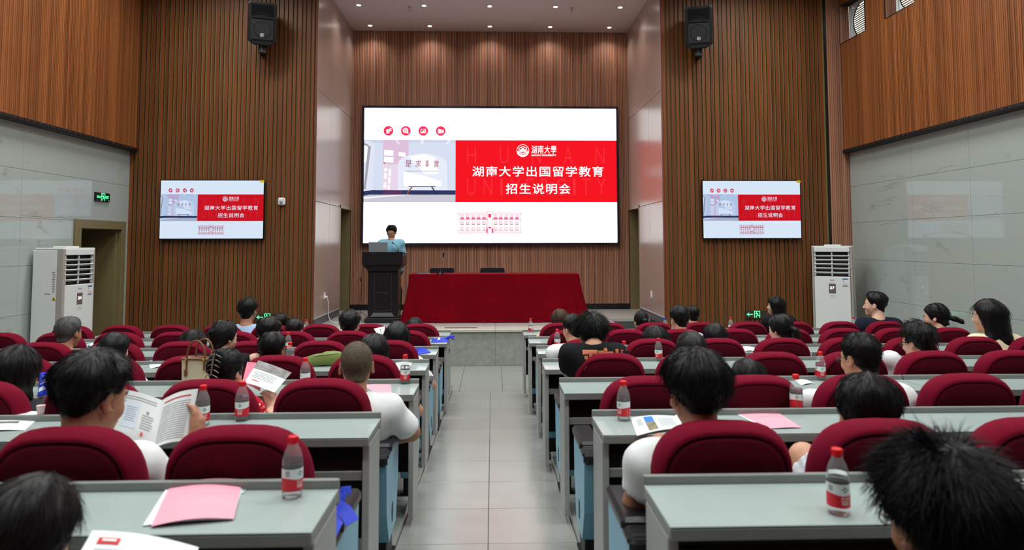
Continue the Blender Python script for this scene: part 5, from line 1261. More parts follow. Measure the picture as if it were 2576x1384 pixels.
    v, q = surface(f.F, f.ax); link('trousers', np_mesh('trousers', v-o, q, pants), root)
    for i in (0, 1): MB().ell((0, 0, 0), (0.048, 0.135, 0.045), 14, 8, M=Matrix.Translation((float(toe[i][0]-o[0]), float((toe[i][1]+an[i][1])/2-o[1]), 0.045))).build('shoe', 'shoe', root)
    # face details
    def W(p): return Vector((H+R@(np.array(p)*s)-o).tolist())
    R4 = Matrix(R.tolist()).to_4x4()
    for x in (-1, 1):
        e = MB().ell((0, 0, 0), (0.0125*s, 0.0115*s, 0.0085*s), 12, 8, M=Matrix.Translation(W((x*0.031, 0.0805, -0.004))) @ R4).build('eye', 'eye_white', root)
        MB().ell((0, 0, 0), (0.0055*s, 0.003*s, 0.0055*s), 10, 6, M=Matrix.Translation(W((x*0.031, 0.0912, -0.005))) @ R4).build('iris', 'eye_dark', e)
        MB().tube([W((x*0.016, 0.093, 0.0165)), W((x*0.031, 0.0925, 0.0215)), W((x*0.047, 0.080, 0.0165))], [0.003*s, 0.0036*s, 0.0018*s], 6).build('eyebrow', hair if hair != 'hair_buzz' else 'hair_black', root)
    MB().tube([W((-0.02, 0.0945, -0.0755)), W((0, 0.0985, -0.0745)), W((0.02, 0.0945, -0.0755))], [0.002*s, 0.0042*s, 0.002*s], 6).build('lips', 'lip', root)
    if style: hair_piece(root, H, R, s, style, seed, near, hair)
    if glasses:
        g_ = MB()
        for x in (-1, 1):
            pts = [W((x*0.032+0.025*math.cos(a)*1.0, 0.108-0.10*(abs(x*0.032+0.025*math.cos(a))**2)*4, -0.006+0.017*math.sin(a))) for a in [2*math.pi*i/16 for i in range(17)]]
            g_.tube(pts, 0.0018*s, 6, caps=False); g_.tube([W((x*0.057, 0.098, 0.0)), W((x*0.080, 0.05, 0.002)), W((x*0.083, -0.005, 0.0)), W((x*0.081, -0.022, -0.02))], 0.0019*s, 6)
        g_.tube([W((-0.008, 0.11, 0.0)), W((0, 0.112, 0.003)), W((0.008, 0.11, 0.0))], 0.0016*s, 6)
        go = g_.build('glasses', glasses, root)
        for x in (-1, 1):
            pts = [W((x*0.032+0.024*math.cos(a), 0.107, -0.006+0.016*math.sin(a))) for a in [2*math.pi*i/14 for i in range(14)]]
            MB().add(pts, [tuple(range(14))]).build('lens', 'lens', go)
    return root, dict(H=H, R=R, s=s, sh=shl, el=el, wr=wr, nb=nb, shirt=shirt_o, o=o, chest=chest)
# ------------------------------------------------------------------ audience and speaker
def sty(**k): return k
SHORT = sty(top=0.026, side=0.012, len=0.035, n=450, lift=0.15)
CROP = sty(top=0.018, side=0.006, len=0.02, n=600, lift=0.25, hug=0.1)
THICK = sty(top=0.038, side=0.024, len=0.05, n=550, lift=0.22, hug=0.3, quiff=0.01)
MESSY = sty(top=0.036, side=0.02, len=0.055, n=700, lift=0.5, hug=0.15, lump=0.006, quiff=0.012)
SPIKY = sty(top=0.036, side=0.022, len=0.042, n=1900, lift=0.42, hug=0.1, sag=0.05, lump=0.006, thick=1.2)
BUZZ = sty(top=0.004, side=0.003, len=0.007, n=900, lift=0.3, flow='buzz', lump=0.0, thick=0.8)
BOB = sty(top=0.022, side=0.018, line='woman', long=0.09, flow='long', len=0.07, n=500, lift=0.04, sag=0.0, hug=0.1)
LONG = sty(top=0.022, side=0.018, line='woman', long=0.24, flow='long', len=0.09, n=600, lift=0.04, sag=0.0, hug=0.1, spread=0.01)
TIED = sty(top=0.016, side=0.012, line='woman', flow='back', len=0.06, n=400, lift=0.05, tail=[(0, -0.115, -0.005), (0.0, -0.15, -0.03), (0.0, -0.165, -0.13), (0.0, -0.16, -0.2)])
BUN = sty(top=0.014, side=0.012, line='woman', flow='back', len=0.05, n=400, lift=0.04, bun=(0, -0.125, -0.01))
UPDO = sty(top=0.016, side=0.012, line='woman', flow='back', len=0.05, n=500, lift=0.06, updo=True)
PEOPLE = {}
def aud(key, label, k, u, vtop, w=None, yo=0.27, style=SHORT, dx=0.0, **kw):
    Y = chair_y(k)+yo; p = aty(u, vtop, Y)
    s = kw.pop('s', None)
    if s is None:
        a_ = math.atan2(p.x, Y)+math.radians(kw.get('yaw', 0)); t_ = style.get('side', 0.012)+0.008
        s = 1.0 if w is None else w*Y/FPX/math.hypot((0.152+2*t_)*math.cos(a_), (0.192+2*t_)*math.sin(a_)); s = max(0.86, min(1.12, s))
    H = np.array([p.x, Y, p.z-(0.110+style.get('top', 0.02))*s])
    side = -1 if p.x < 0 else 1; i = round((-0.835-p.x-dx)/0.552) if side < 0 else round((p.x+dx-0.775)/0.541); i = max(0, min(7, i))
    seat = (chair_x(side, i), chair_y(k), terz(k))
    if k == 0 and (k, side, i) not in CHAIRS: CHAIRS[(k, side, i)] = make_chair(k, side, i)
    kw.setdefault('near', k <= 1)
    PEOPLE[key] = make_person(label, H, s=s, seat=seat, style=style, **kw)
    return PEOPLE[key]
def px(u, v, Y): return np.array(aty(u, v, Y))
# nearest row
aud('p1', 'person with spiky black hair and glasses, closest at the lower right', 0, 2362, 1112, 300, 0.64, SPIKY, yaw=6, pitch=14, glasses='glasses_metal', shirt='cloth_dark', skin='skin_c')
aud('p2', 'person with smooth dark hair at the lower left corner reading a brochure', 0, 78, 1203, 215, 0.70, sty(**{**BOB, 'n': 900}), yaw=-16, pitch=24, hair='hair_soft', female=True, shirt='cloth_dark')
# sixth row
aud('p3', 'person in a white T-shirt holding an open booklet in the sixth row', 1, 240, 880, 168, 0.26, sty(**{**THICK, 'side': 0.014, 'raise': 0.022, 'lift': 0.15}), yaw=-22, pitch=14, roll=2, shirt='cloth_white', skin='skin_c', wrists=[px(330, 1095, 2.72), px(494, 1096, 2.74)], elbows=[None, px(450, 1250, 2.50)], sleeve=0.92, fine_hands=True, grips=[None, (np.array([-0.15, 0.35, 0.9]), np.array([-1.0, -0.1, 0.0]), 0.75)])
aud('p4', 'person in a white T-shirt with thick black hair, right of the aisle', 1, 1748, 874, 166, 0.24, sty(**{**THICK, 'raise': 0.018}), yaw=6, pitch=10, shirt='cloth_white', skin='skin_c', elbows=[px(1602, 1268, 2.44), None], wrists=[px(1655, 1120, 2.86), None], sleeve=0.66, dx=0.05)
aud('p5', 'person with short hair and both ears showing, in a pale striped shirt', 1, 2182, 940, 146, 0.27, sty(**{**SHORT, 'side': 0.014, 'n': 600}), yaw=-28, pitch=18, shirt='cloth_stripe', skin='skin_a', elbows=[px(2022, 1150, 2.52), None])
# fifth row
aud('p6', 'person with a shaved head in a white T-shirt leaning towards the aisle', 2, 898, 860, 84, 0.30, BUZZ, yaw=10, pitch=8, hair='hair_buzz', skin='skin_c', shirt='cloth_white', pants='cloth_camo', near=True, elbows=[None, px(1034, 1088, 3.60)], wrists=[None, px(985, 1110, 3.86)], sleeve=0.90, dx=-0.04)
aud('p7', 'person with clipped-up hair in a red polka dot dress reading', 2, 571, 878, 86, 0.28, UPDO, yaw=-12, pitch=16, female=True, skin='skin_b', shirt='cloth_polka', near=True, elbows=[None, px(668, 1085, 3.60)], wrists=[None, px(684, 1024, 3.80)], sleeve=0.75, fine_hands=True, grips=[None, (np.array([-0.3, 0.2, 0.8]), np.array([-0.6, 0.6, -0.2]), 0.9)])
aud('p8', 'person with a straight dark bob at the left edge of the fifth row', 2, 44, 869, 108, 0.30, BOB, yaw=-4, pitch=12, female=True, shirt='cloth_dark', skin='skin_b', near=True)
aud('p9', 'person with cropped hair and dark glasses in a white shirt, right side', 2, 2160, 838, 96, 0.30, sty(**{**CROP, 'n': 900}), yaw=20, pitch=10, glasses='glasses_black', shirt='cloth_white', skin='skin_a', near=True, elbows=[px(2045, 1010, 3.6), None], long_sleeve=True)
aud('p10', 'person with dark hair slumped low in the fifth row, right side', 2, 1881, 904, 84, 0.42, BOB, yaw=0, pitch=30, female=True, shirt='cloth_dark', near=True)
# fourth row
aud('p11', 'person with gathered black hair in a black top looking right', 3, 565, 806, 72, 0.28, sty(**{**TIED, 'side': 0.018, 'tail': None, 'bun': (0, -0.11, 0.02)}), yaw=-34, pitch=10, female=True, shirt='cloth_black', skin='skin_b', elbows=[None, px(642, 905, 4.6)])
aud('p12', 'child with very short dark hair in the fourth row, left side', 3, 686, 834, 68, 0.30, sty(**{**CROP, 'side': 0.010}), yaw=-4, pitch=10, shirt='cloth_dark', skin='skin_c')
aud('p13', 'person with sleek black bob behind the shaved head, left side', 3, 940, 839, 76, 0.30, BOB, yaw=0, pitch=10, female=True, shirt='cloth_dark')
aud('p14', 'person in a black T-shirt with an orange print on the back', 3, 1486, 788, 74, 0.26, MESSY, yaw=16, pitch=10, shirt='cloth_black', skin='skin_a', near=True, elbows=[px(1432, 935, 4.55), None], body_yaw=4, neck=(-0.10, -0.085))
aud('p15', 'person with smooth dark hair in the fourth row, right of the middle', 3, 1738, 834, 76, 0.30, BOB, yaw=0, pitch=10, female=True, hair='hair_soft', shirt='cloth_dark')
aud('p16', 'person with tousled hair and glasses in a white shirt, far right', 3, 2306, 808, 84, 0.30, MESSY, yaw=24, pitch=12, glasses='glasses_black', shirt='cloth_white', skin='skin_b', elbows=[px(2243, 905, 4.6), None], long_sleeve=True)
aud('p17', 'person with long black hair looking right, fourth row, left side', 3, 291, 836, 70, 0.30, LONG, yaw=-18, pitch=10, female=True, shirt='cloth_white', skin='skin_b')
# third row
aud('p18', 'older person with cropped grey hair, far left', 4, 175, 796, 60, 0.28, sty(**{**CROP, 'n': 700, 'side': 0.008}), yaw=-8, pitch=8, hair='hair_grey', shirt='cloth_dark', skin='skin_c')
aud('p19', 'person with dark hair sunk low in the third row, left side', 4, 487, 829, 62, 0.42, BOB, yaw=0, pitch=30, female=True, shirt='cloth_dark')
aud('p20', 'child with short black hair in the third row, left side', 4, 679, 796, 58, 0.28, SHORT, yaw=-6, pitch=10, shirt='cloth_dark', skin='skin_b')
aud('p21', 'person with a glossy black bob in the third row, left of the aisle', 4, 999, 809, 62, 0.28, BOB, yaw=-4, pitch=10, female=True, shirt='cloth_white')
aud('p22', 'person in a white shirt turned left beside the aisle', 4, 1440, 790, 56, 0.28, SHORT, yaw=34, pitch=8, shirt='cloth_white', skin='skin_a', elbows=[px(1412, 888, 5.6), None], long_sleeve=True)
aud('p23', 'person with a centre-parted dark bob, third row, right side', 4, 1649, 819, 66, 0.34, BOB, yaw=-2, pitch=20, female=True, shirt='cloth_dark')
aud('p24', 'person with dark hair bowed down, third row, right side', 4, 1798, 813, 60, 0.34, BOB, yaw=8, pitch=20, female=True, shirt='cloth_white')
aud('p25', 'person with swept-back black hair facing left, third row, right side', 4, 1962, 790, 66, 0.28, sty(**{**TIED, 'side': 0.018}), yaw=30, pitch=10, female=True, shirt='cloth_white', skin='skin_b')
aud('p31', 'person with long black hair in a cream jumper at the far right', 4, 2484, 752, 78, 0.34, LONG, yaw=34, pitch=4, female=True, shirt='cloth_cream', skin='skin_b', long_sleeve=True, dx=-0.2)
# second row
aud('p26', 'person with neat short black hair in the second row, left side', 5, 881, 779, 52, 0.28, SHORT, yaw=-4, pitch=8, shirt='cloth_palegrey', skin='skin_a')
aud('p27', 'child with cropped hair in the second row beside a bottle', 5, 741, 801, 44, 0.30, CROP, yaw=-4, pitch=12, hair='hair_soft', shirt='cloth_dark')
aud('p28', 'person with thick short hair in the second row, right side', 5, 1708, 768, 50, 0.28, SHORT, yaw=14, pitch=8, shirt='cloth_palegrey', skin='skin_a')
aud('p30', 'person with a low ponytail in a navy top looking left, far right', 5, 2352, 763, 60, 0.28, sty(**{**TIED, 'tail': [(0, -0.11, -0.03), (0.01, -0.15, -0.045), (0.02, -0.20, -0.08), (0.03, -0.25, -0.12)]}), yaw=42, pitch=12, female=True, shirt='cloth_navy', skin='skin_b')
# front row
aud('p29', 'person in a navy jacket seen in profile beside the marble wall', 6, 2200, 733, 54, 0.30, sty(top=0.026, side=0.008, len=0.03, n=500, lift=0.12, quiff=0.012), yaw=50, pitch=2, shirt='cloth_navy', skin='skin_b', long_sleeve=True)
aud('p32', 'child in a light blue T-shirt sitting tall in the front row', 6, 625, 748, 50, 0.34, sty(**{**SHORT, 'side': 0.016}), yaw=-4, pitch=4, shirt='cloth_skyblue', skin='skin_c')
aud('p33', 'person with dark hair near the lectern, front row', 6, 1043, 799, 46, 0.34, BOB, yaw=0, pitch=14, female=True, shirt='cloth_dark')
aud('p27b', 'child half hidden in the front row, left side', 6, 708, 788, 36, 0.30, SHORT, yaw=-4, pitch=12, s=0.9, shirt='cloth_dark')
aud('p34', 'person with long brown hair in a white blouse, front row by the aisle', 6, 1409, 778, 46, 0.30, LONG, yaw=18, pitch=16, roll=-8, female=True, hair='hair_brown', shirt='cloth_offwhite', skin='skin_b', elbows=[px(1347, 862, 7.98), None], wrists=[px(1370, 830, 8.2), None], sleeve=0.45)
aud('p35', 'person with a small black bun in the front row, right side', 6, 1612, 782, 40, 0.30, BUN, yaw=14, pitch=8, female=True, shirt='cloth_dark', skin='skin_b')
aud('p36', 'person with short black hair in the front row under the wood wall', 6, 1741, 768, 36, 0.30, SHORT, yaw=4, pitch=8, shirt='cloth_palegrey', skin='skin_a')
aud('p37', 'person with very long black hair in black beside the exit arrow sign', 6, 1950, 745, 44, 0.32, LONG, yaw=46, pitch=0, female=True, shirt='cloth_black', skin='skin_b')
# orange print on the black T-shirt
def back_print():
    from mathutils.bvhtree import BVHTree
    root, d = PEOPLE['p14']; so = d['shirt']; me = so.data; o = Vector(d['o'].tolist())
    bv = BVHTree.FromPolygons([v.co+o for v in me.vertices], [tuple(p.vertices) for p in me.polygons])
    nb = d['nb']
    def shoot(x, z, off):
        h = bv.ray_cast(Vector((x, nb[1]-0.6, z)), Vector((0, 1, 0)))
        return (h[0]+h[1]*off-o) if h[0] is not None else Vector((x, nb[1], z))-o
    for nm, b, off, m in (('print_outline', 0.06, 0.004, mat('print_orange', (206, 122, 66), 0.8)), ('print_letters', 0.022, 0.006, mat('print_rust', (190, 104, 84), 0.8))):
        vs, fs = fit_text('正宗川', nb[0]-0.08-b*.2, nb[0]+0.21+b*.2, nb[2]-0.13-b*.2, nb[2]-0.005+b*.2, b)
        MB().add([shoot(x, z, off) for x, z in vs], fs).build(nm, m, root)
back_print()
# hair clip of the reader in the polka dot dress
root, d = PEOPLE['p7']; mat('claw', (150, 140, 130), 0.15, metal=0.4); cm = MB()
def hw_(p): return Vector((d['H']+d['R']@(np.array(p)*d['s'])-d['o']).tolist())
for x in (-0.022, 0.022):
    for i in range(5): cm.tube([hw_((x*0.4, -0.14, 0.075-i*0.028)), hw_((x*1.1, -0.145, 0.07-i*0.028)), hw_((x*1.7, -0.13, 0.06-i*0.028))], 0.0028, 6)
cm.tube([hw_((0, -0.145, 0.085)), hw_((0, -0.148, 0.03)), hw_((0, -0.142, -0.04))], 0.004, 6); cm.build('hair_clip', 'claw', root)
# speaker at the lectern
sx = aty(985, 566, 12.24); hs_ = 1.0; Hs = np.array([sx.x, 12.24, sx.z-0.136])
sp, d = make_person('person in a light blue shirt speaking behind the lectern', Hs, yaw=180-3, pitch=22, s=0.98, stand=(sx.x+0.015, 12.33, ZST), style=sty(**{**SHORT, 'top': 0.026, 'side': 0.010, 'n': 900}), skin='skin_c', shirt='cloth_aqua', pants='cloth_pants', near=True, glasses='glasses_metal', body_yaw=180,
    elbows=[px(1017, 655, 12.28), px(962, 655, 12.28)], wrists=[px(1004, 668, 12.10), px(958, 640, 12.1)], sleeve=0.72)
# shirt collar
c = d['nb']; cl_ = MB()
for sg in (-1, 1): cl_.add([Vector((c+np.array(q)-d['o']).tolist()) for q in ((sg*0.062, 0.03, 0.045), (sg*0.066, -0.05, 0.03), (sg*0.05, -0.092, -0.03), (sg*0.008, -0.10, -0.012), (sg*0.05, -0.055, 0.035))], [(0, 1, 4), (1, 2, 3, 4)])
cl_.build('collar', 'cloth_aqua', sp)
MB().bbox(-0.018, -0.006, -0.012, 0.018, 0.002, 0.012, 0.003, M=Matrix.Translation(Vector((d['wr'][0]-d['o']).tolist()))).build('wristwatch', 'steel', sp)
# ------------------------------------------------------------------ water bottles
mat('bottle_plastic', (250, 252, 255), 0.03, alpha=0.13, spec=1.0); mat('bottle_water', (252, 254, 255), 0.0, trans=1.0, ior=1.10); mat('cap_red', (222, 22, 34), 0.35); mat('cap_blue', (28, 52, 190), 0.35)
mat('label_paper', (226, 232, 230), 0.4); mat('label_crimson', (206, 26, 46), 0.4); mat('emblem_green', (16, 92, 78), 0.5); mat('emblem_teal', (120, 200, 188), 0.5); mat('label_text', (244, 236, 236), 0.5); mat('label_azure', (60, 140, 200), 0.4)
def bottle_meshes():
    N = 28
    shell = MB().lathe([(0.020, 0.003), (0.0275, 0.0), (0.0305, 0.008), (0.031, 0.022), (0.0300, 0.024), (0.0300, 0.090), (0.031, 0.092), (0.031, 0.100), (0.0300, 0.103), (0.0305, 0.108), (0.0285, 0.120), (0.0235, 0.136), (0.0165, 0.150), (0.0128, 0.157), (0.0128, 0.163)], n=N, caps=False)
    shell.lathe([(0.0128, 0.154), (0.0155, 0.1545), (0.0155, 0.1565), (0.0128, 0.157)], n=N, caps=False)
    water = MB().lathe([(0.018, 0.004), (0.026, 0.002), (0.0295, 0.009), (0.0295, 0.095), (0.0300, 0.099), (0.0293, 0.105), (0.0285, 0.112)], n=N)
    cap = MB().lathe([(0.0148, 0.1585), (0.0152, 0.1595), (0.0152, 0.177), (0.0138, 0.180), (0.010, 0.1808)], n=24)
    for i in range(24):
        a = 2*math.pi*i/24; cap.box(0.0148, -0.0008, 0.161, 0.0158, 0.0008, 0.177, M=Matrix.Rotation(a, 4, 'Z'))
    def band(z0, z1, r, wave=0.0):
        vs = []; fs = []; n = 40
        for i in range(n):
            a = 2*math.pi*i/n; zt = z1+wave*math.cos(2*a)
            vs += [(r*math.cos(a), r*math.sin(a), z0), (r*math.cos(a), r*math.sin(a), zt)]
        for i in range(n): j = (i+1) % n; fs.append((2*i, 2*j, 2*j+1, 2*i+1))
        m = MB(); m.add(vs, fs, 0, True); return m
    white = band(0.0246, 0.089, 0.0307); red = band(0.0246, 0.0605, 0.0309, 0.003)
    def wrap(vs, fs, r, a0):
        m = MB(); m.add([(r*math.cos(a0+x/r), r*math.sin(a0+x/r), z) for x, z in vs], fs); return m
    F = -math.pi/2
    em = MB()
    for pts in ([(-0.007, 0.074), (0, 0.066), (0.007, 0.074), (0, 0.0835)],): em.add([(0.0311*math.cos(F+x/0.031), 0.0311*math.sin(F+x/0.031), z) for x, z in pts], [(0, 1, 2, 3)])
    tl = MB()
    for sgn in (-1, 1):
        pts = [(sgn*0.0075, 0.0745), (sgn*0.004, 0.078), (sgn*0.0145, 0.0755), (sgn*0.004, 0.071)]; tl.add([(0.0310*math.cos(F+x/0.031), 0.0310*math.sin(F+x/0.031), z) for x, z in pts], [(0, 1, 2, 3)])
    vs, fs = fit_text('农夫山泉', -0.012, 0.012, 0.0475, 0.0545, 0.01); tx = wrap(vs, fs, 0.0312, F)
    for z, w in ((0.0425, 0.011), (0.038, 0.0105), (0.034, 0.0095)):
        for i in range(8): tx.add([(0.0312*math.cos(F+x/0.0312), 0.0312*math.sin(F+x/0.0312), zz) for x, zz in ((-w+2*w*i/8, z), (-w+2*w*(i+0.75)/8, z), (-w+2*w*(i+0.75)/8, z+0.0022), (-w+2*w*i/8, z+0.0022))], [(0, 1, 2, 3)])
    for i in range(9): tx.add([(0.0312*math.cos(F+1.5+x/0.0312), 0.0312*math.sin(F+1.5+x/0.0312), zz) for x, zz in ((-0.009, 0.03+0.003*i), (0.009-0.004*(i % 3 == 2), 0.03+0.003*i), (0.009-0.004*(i % 3 == 2), 0.0315+0.003*i), (-0.009, 0.0315+0.003*i))], [(0, 1, 2, 3)])
    bc = MB()
    for i in range(12): bc.add([(0.0310*math.cos(F-1.3+x/0.031), 0.0310*math.sin(F-1.3+x/0.031), z) for x, z in ((-0.007+i*0.0012, 0.068), (-0.0064+i*0.0012+0.0003*(i % 2), 0.068), (-0.0064+i*0.0012+0.0003*(i % 2), 0.085), (-0.007+i*0.0012, 0.085))], [(0, 1, 2, 3)])
    return dict(shell=shell.mesh('shell', 'bottle_plastic'), water=water.mesh('water', 'bottle_water'), cap=cap.mesh('cap', 'cap_red'), white=white.mesh('label', 'label_paper'), red=red.mesh('label_band', 'label_crimson'),
                em=em.mesh('emblem', 'emblem_green'), tl=tl.mesh('emblem_wings', 'emblem_teal'), tx=tx.mesh('lettering', 'label_text'), bc=bc.mesh('barcode', 'print_grey'))
BM = bottle_meshes()
def bottle(label, loc, rot, blue=False):
    t = thing('water_bottle', label, 'bottle', loc, math.radians(rot), 'water bottles')
    link('shell', BM['shell'], t); link('water', BM['water'], t)
    c = link('cap', BM['cap'], t); l = link('label', BM['white'], t); b = link('label_band', BM['red'], t); link('emblem', BM['em'], l); link('emblem_wings', BM['tl'], l)
    x = link('lettering', BM['tx'], b); x['kind'] = 'stuff'; x = link('barcode', BM['bc'], l); x['kind'] = 'stuff'
    if blue:
        c.data = c.data.copy(); c.data.materials[0] = MATS['cap_blue']; b.data = b.data.copy(); b.data.materials[0] = MATS['label_azure']
    return t
def bot(label, u, vb, k, rot): p = atz(u, vb, desz(k)); bottle(label, (p.x, p.y, desz(k)), rot)
def botY(label, u, k, dy, rot, blue=False):
    Y = lipy(k)-dy; p = aty(u, 800, Y); bottle(label, (p.x, Y, desz(k)), rot, blue)
bot('red-capped water bottle on the nearest right desk beside the spiky-haired person', 2110, 1292, 0, 8)
bot('red-capped water bottle on the nearest left desk beside the pink folder', 735, 1250, 0, 62)
bot('red-capped water bottle standing alone on the sixth-row left desk', 608, 1058, 1, 2)
bot('red-capped water bottle beside the hand holding the open booklet', 509, 1070, 1, 38)
bot('red-capped water bottle on the aisle end of the sixth-row right desk', 1569, 1057, 1, -50)
bot('red-capped water bottle behind the pink sheet on the sixth-row right desk', 2004, 1036, 1, 55)
bot('red-capped water bottle at the aisle end of the fifth-row left desk', 1019, 965, 2, 12)
botY('red-capped water bottle behind the fifth-row chair beside the reader in red', 770, 2, 0.10, -48)
bot('red-capped water bottle beside the person in dark glasses', 2065, 956, 2, -6)
bot('red-capped water bottle on the fourth-row right desk, half-full label turned', 1657, 908, 3, -40)
botY('red-capped water bottle beside the black T-shirt with the orange print', 1569, 3, 0.14, 30)
botY('red-capped water bottle just right of the short-haired child, fourth row', 731, 3, 0.10, 100)
botY('red-capped water bottle behind the short-haired child, third row left', 726, 4, 0.10, 20)
bot('red-capped water bottle at the aisle end of the third-row right desk', 1402, 876, 4, 25)
botY('red-capped water bottle peeping over a chair, third row right', 1738, 4, 0.12, 0)
botY('red-capped water bottle peeping beside the thick-haired person, second row', 1694, 5, 0.12, 0)
botY('red-capped water bottle on the aisle end of the front right desk', 1335, 6, 0.12, 30)
botY('red-capped water bottle on the front left desk under the wood wall', 771, 6, 0.12, -20)
botY('red-capped water bottle on the front right desk before the wood wall', 1838, 6, 0.12, 20)
botY('red-capped water bottle on the front right desk before the corner air conditioner', 2146, 6, 0.12, 0)
botY('blue-capped water bottle on the front right desk', 1673, 6, 0.12, 0, True)
# ------------------------------------------------------------------ papers
mat('paper_white', (222, 226, 226), 0.7); mat('paper_pink', (232, 158, 174), 0.7, var=0.03, scale=10); mat('ink_grey', (150, 152, 158), 0.8); mat('ink_dark', (84, 84, 92), 0.8); mat('ink_red', (198, 40, 44), 0.7); mat('ink_blue', (52, 118, 214), 0.7); mat('photo_dark', (92, 88, 84), 0.6, col2=(160, 156, 158), scale=16); mat('photo_sky', (40, 120, 224), 0.6); mat('photo_town', (150, 140, 96), 0.6, col2=(60, 60, 78), scale=18); mat('ink_seal', (236, 108, 96), 0.7); mat('page_blue', (214, 224, 238), 0.7); mat('ink_green', (150, 212, 178), 0.7)
def lerp4(c, s, t): return c[0]*(1-s)*(1-t)+c[1]*s*(1-t)+c[2]*s*t+c[3]*(1-s)*t
class Sheet:
    """a sheet spanned by 4 corners (tl, tr, br, bl) with a gentle bulge; has thickness; marks lie on it"""
    def __init__(s, corners, bulge=0.0, up=(0, 0, 1), wave=0.0): s.c = [Vector(q) for q in corners]; s.b = bulge; s.up = Vector(up); s.w = wave
    def at(s, a, b, off=0.0): return lerp4(s.c, a, b)+s.up*(s.b*math.sin(math.pi*a)+s.w*math.sin(math.pi*b)+off)
    def mesh(s, th=0.0006, n=10, m=6, lift=0.0):
        s.th = th+lift; mb = MB(); vs = [s.at(i/n, j/m, lift+th) for j in range(m+1) for i in range(n+1)]+[s.at(i/n, j/m, lift) for j in range(m+1) for i in range(n+1)]; W = n+1; o = W*(m+1)
        fs = [(j*W+i, (j+1)*W+i, (j+1)*W+i+1, j*W+i+1) for j in range(m) for i in range(n)]; fs += [tuple(q+o for q in f[::-1]) for f in fs]
        ring = [i for i in range(W)]+[j*W+n for j in range(1, m+1)]+[m*W+i for i in range(n-1, -1, -1)]+[j*W for j in range(m-1, 0, -1)]
        fs += [(ring[i], ring[(i+1) % len(ring)], ring[(i+1) % len(ring)]+o, ring[i]+o) for i in range(len(ring))]
        mb.add(vs, fs, 0, False); return mb
    def rect(s, mb, a0, b0, a1, b1, off=0.0012, n=4):
        off = max(off, getattr(s, 'th', 0.0)+0.0007)
        for i in range(n):
            x0, x1 = a0+(a1-a0)*i/n, a0+(a1-a0)*(i+1)/n; mb.add([s.at(x0, b0, off), s.at(x0, b1, off), s.at(x1, b1, off), s.at(x1, b0, off)], [(0, 1, 2, 3)])
    def lines(s, mb, a0, a1, b0, b1, n, th=0.35, off=0.0012, jag=True):
        for i in range(n):
            y = b0+(b1-b0)*i/n; s.rect(mb, a0, y, a1-(0.1*(i % 3 == 2) if jag else 0)*(a1-a0), y+(b1-b0)/n*th, off)
def paper(name, label, corners, parts, m='paper_white', bulge=0.004, th=0.0006, cat='paper', up=(0, 0, 1), wave=0.0, lift=0.0, group=None):
    sh = Sheet(corners, bulge, up, wave); c = sum(sh.c, Vector())/4; base = Vector((c.x, c.y, min(q.z for q in sh.c)))
    t = thing(name, label, cat, base, group=group); sh.c = [q-base for q in sh.c]
    o = sh.mesh(th, lift=lift).build('sheet', m, t)
    for nm, mt, fn in parts:
        mb = MB(); fn(sh, mb); k = mb.build(nm, mt, o); k['kind'] = 'stuff'
    return t, sh, o
def dz(pts, k, h=0.0015): return [atz(u, v, desz(k)+h) for u, v in pts]
T = lift_ = None
# nearest left desk: pink folder with white sheets under it
t, sh, o = paper('pink_folder', 'pink folder with white sheets inside on the nearest left desk', dz([(425, 1220), (618, 1212), (584, 1308), (359, 1325)], 0), [], bulge=0.006, th=0.003)
s2 = Sheet([q-t.location for q in dz([(430, 1221), (611, 1207), (588, 1306), (380, 1325)], 0, 0.006)], 0.010, wave=0.004); s2.mesh(0.0008).build('cover', 'paper_pink', t)
s3 = Sheet([q-t.location for q in dz([(560, 1222), (629, 1216), (612, 1240), (560, 1262)], 0, 0.002)], 0.002); s3.mesh(0.0006).build('inner_leaf', 'page_blue', t); mb = MB(); s3.rect(mb, 0.7, 0.45, 0.96, 0.75); mb.build('picture', 'ink_dark', t)
# brochure held by the near-left person
cs = [aty(233, 1335, 1.70), aty(500, 1378, 1.74), aty(440, 1520, 1.52), aty(150, 1480, 1.50)]
paper('brochure', 'white brochure with a red heading held at the lower left', cs, [('heading', 'ink_red', lambda s, m: s.rect(m, 0.10, 0.14, 0.30, 0.26, 0.0025)), ('heading_text', 'paper_white', lambda s, m: s.lines(m, 0.14, 0.27, 0.175, 0.225, 1, 0.8, 0.004)), ('text_lines', 'ink_grey', lambda s, m: s.lines(m, 0.10, 0.9, 0.34, 0.92, 9))], cat='brochure', bulge=0.01)
# sixth row left
paper('leaflet', 'white leaflet with a colour strip at the left end of the sixth-row desk', dz([(-40, 1040), (118, 1036), (62, 1083), (-80, 1088)], 1), [('text_lines', 'ink_grey', lambda s, m: s.lines(m, 0.15, 0.75, 0.12, 0.5, 4)), ('picture', 'photo_town', lambda s, m: s.rect(m, 0.05, 0.58, 0.75, 0.68))], cat='leaflet', bulge=0.006)
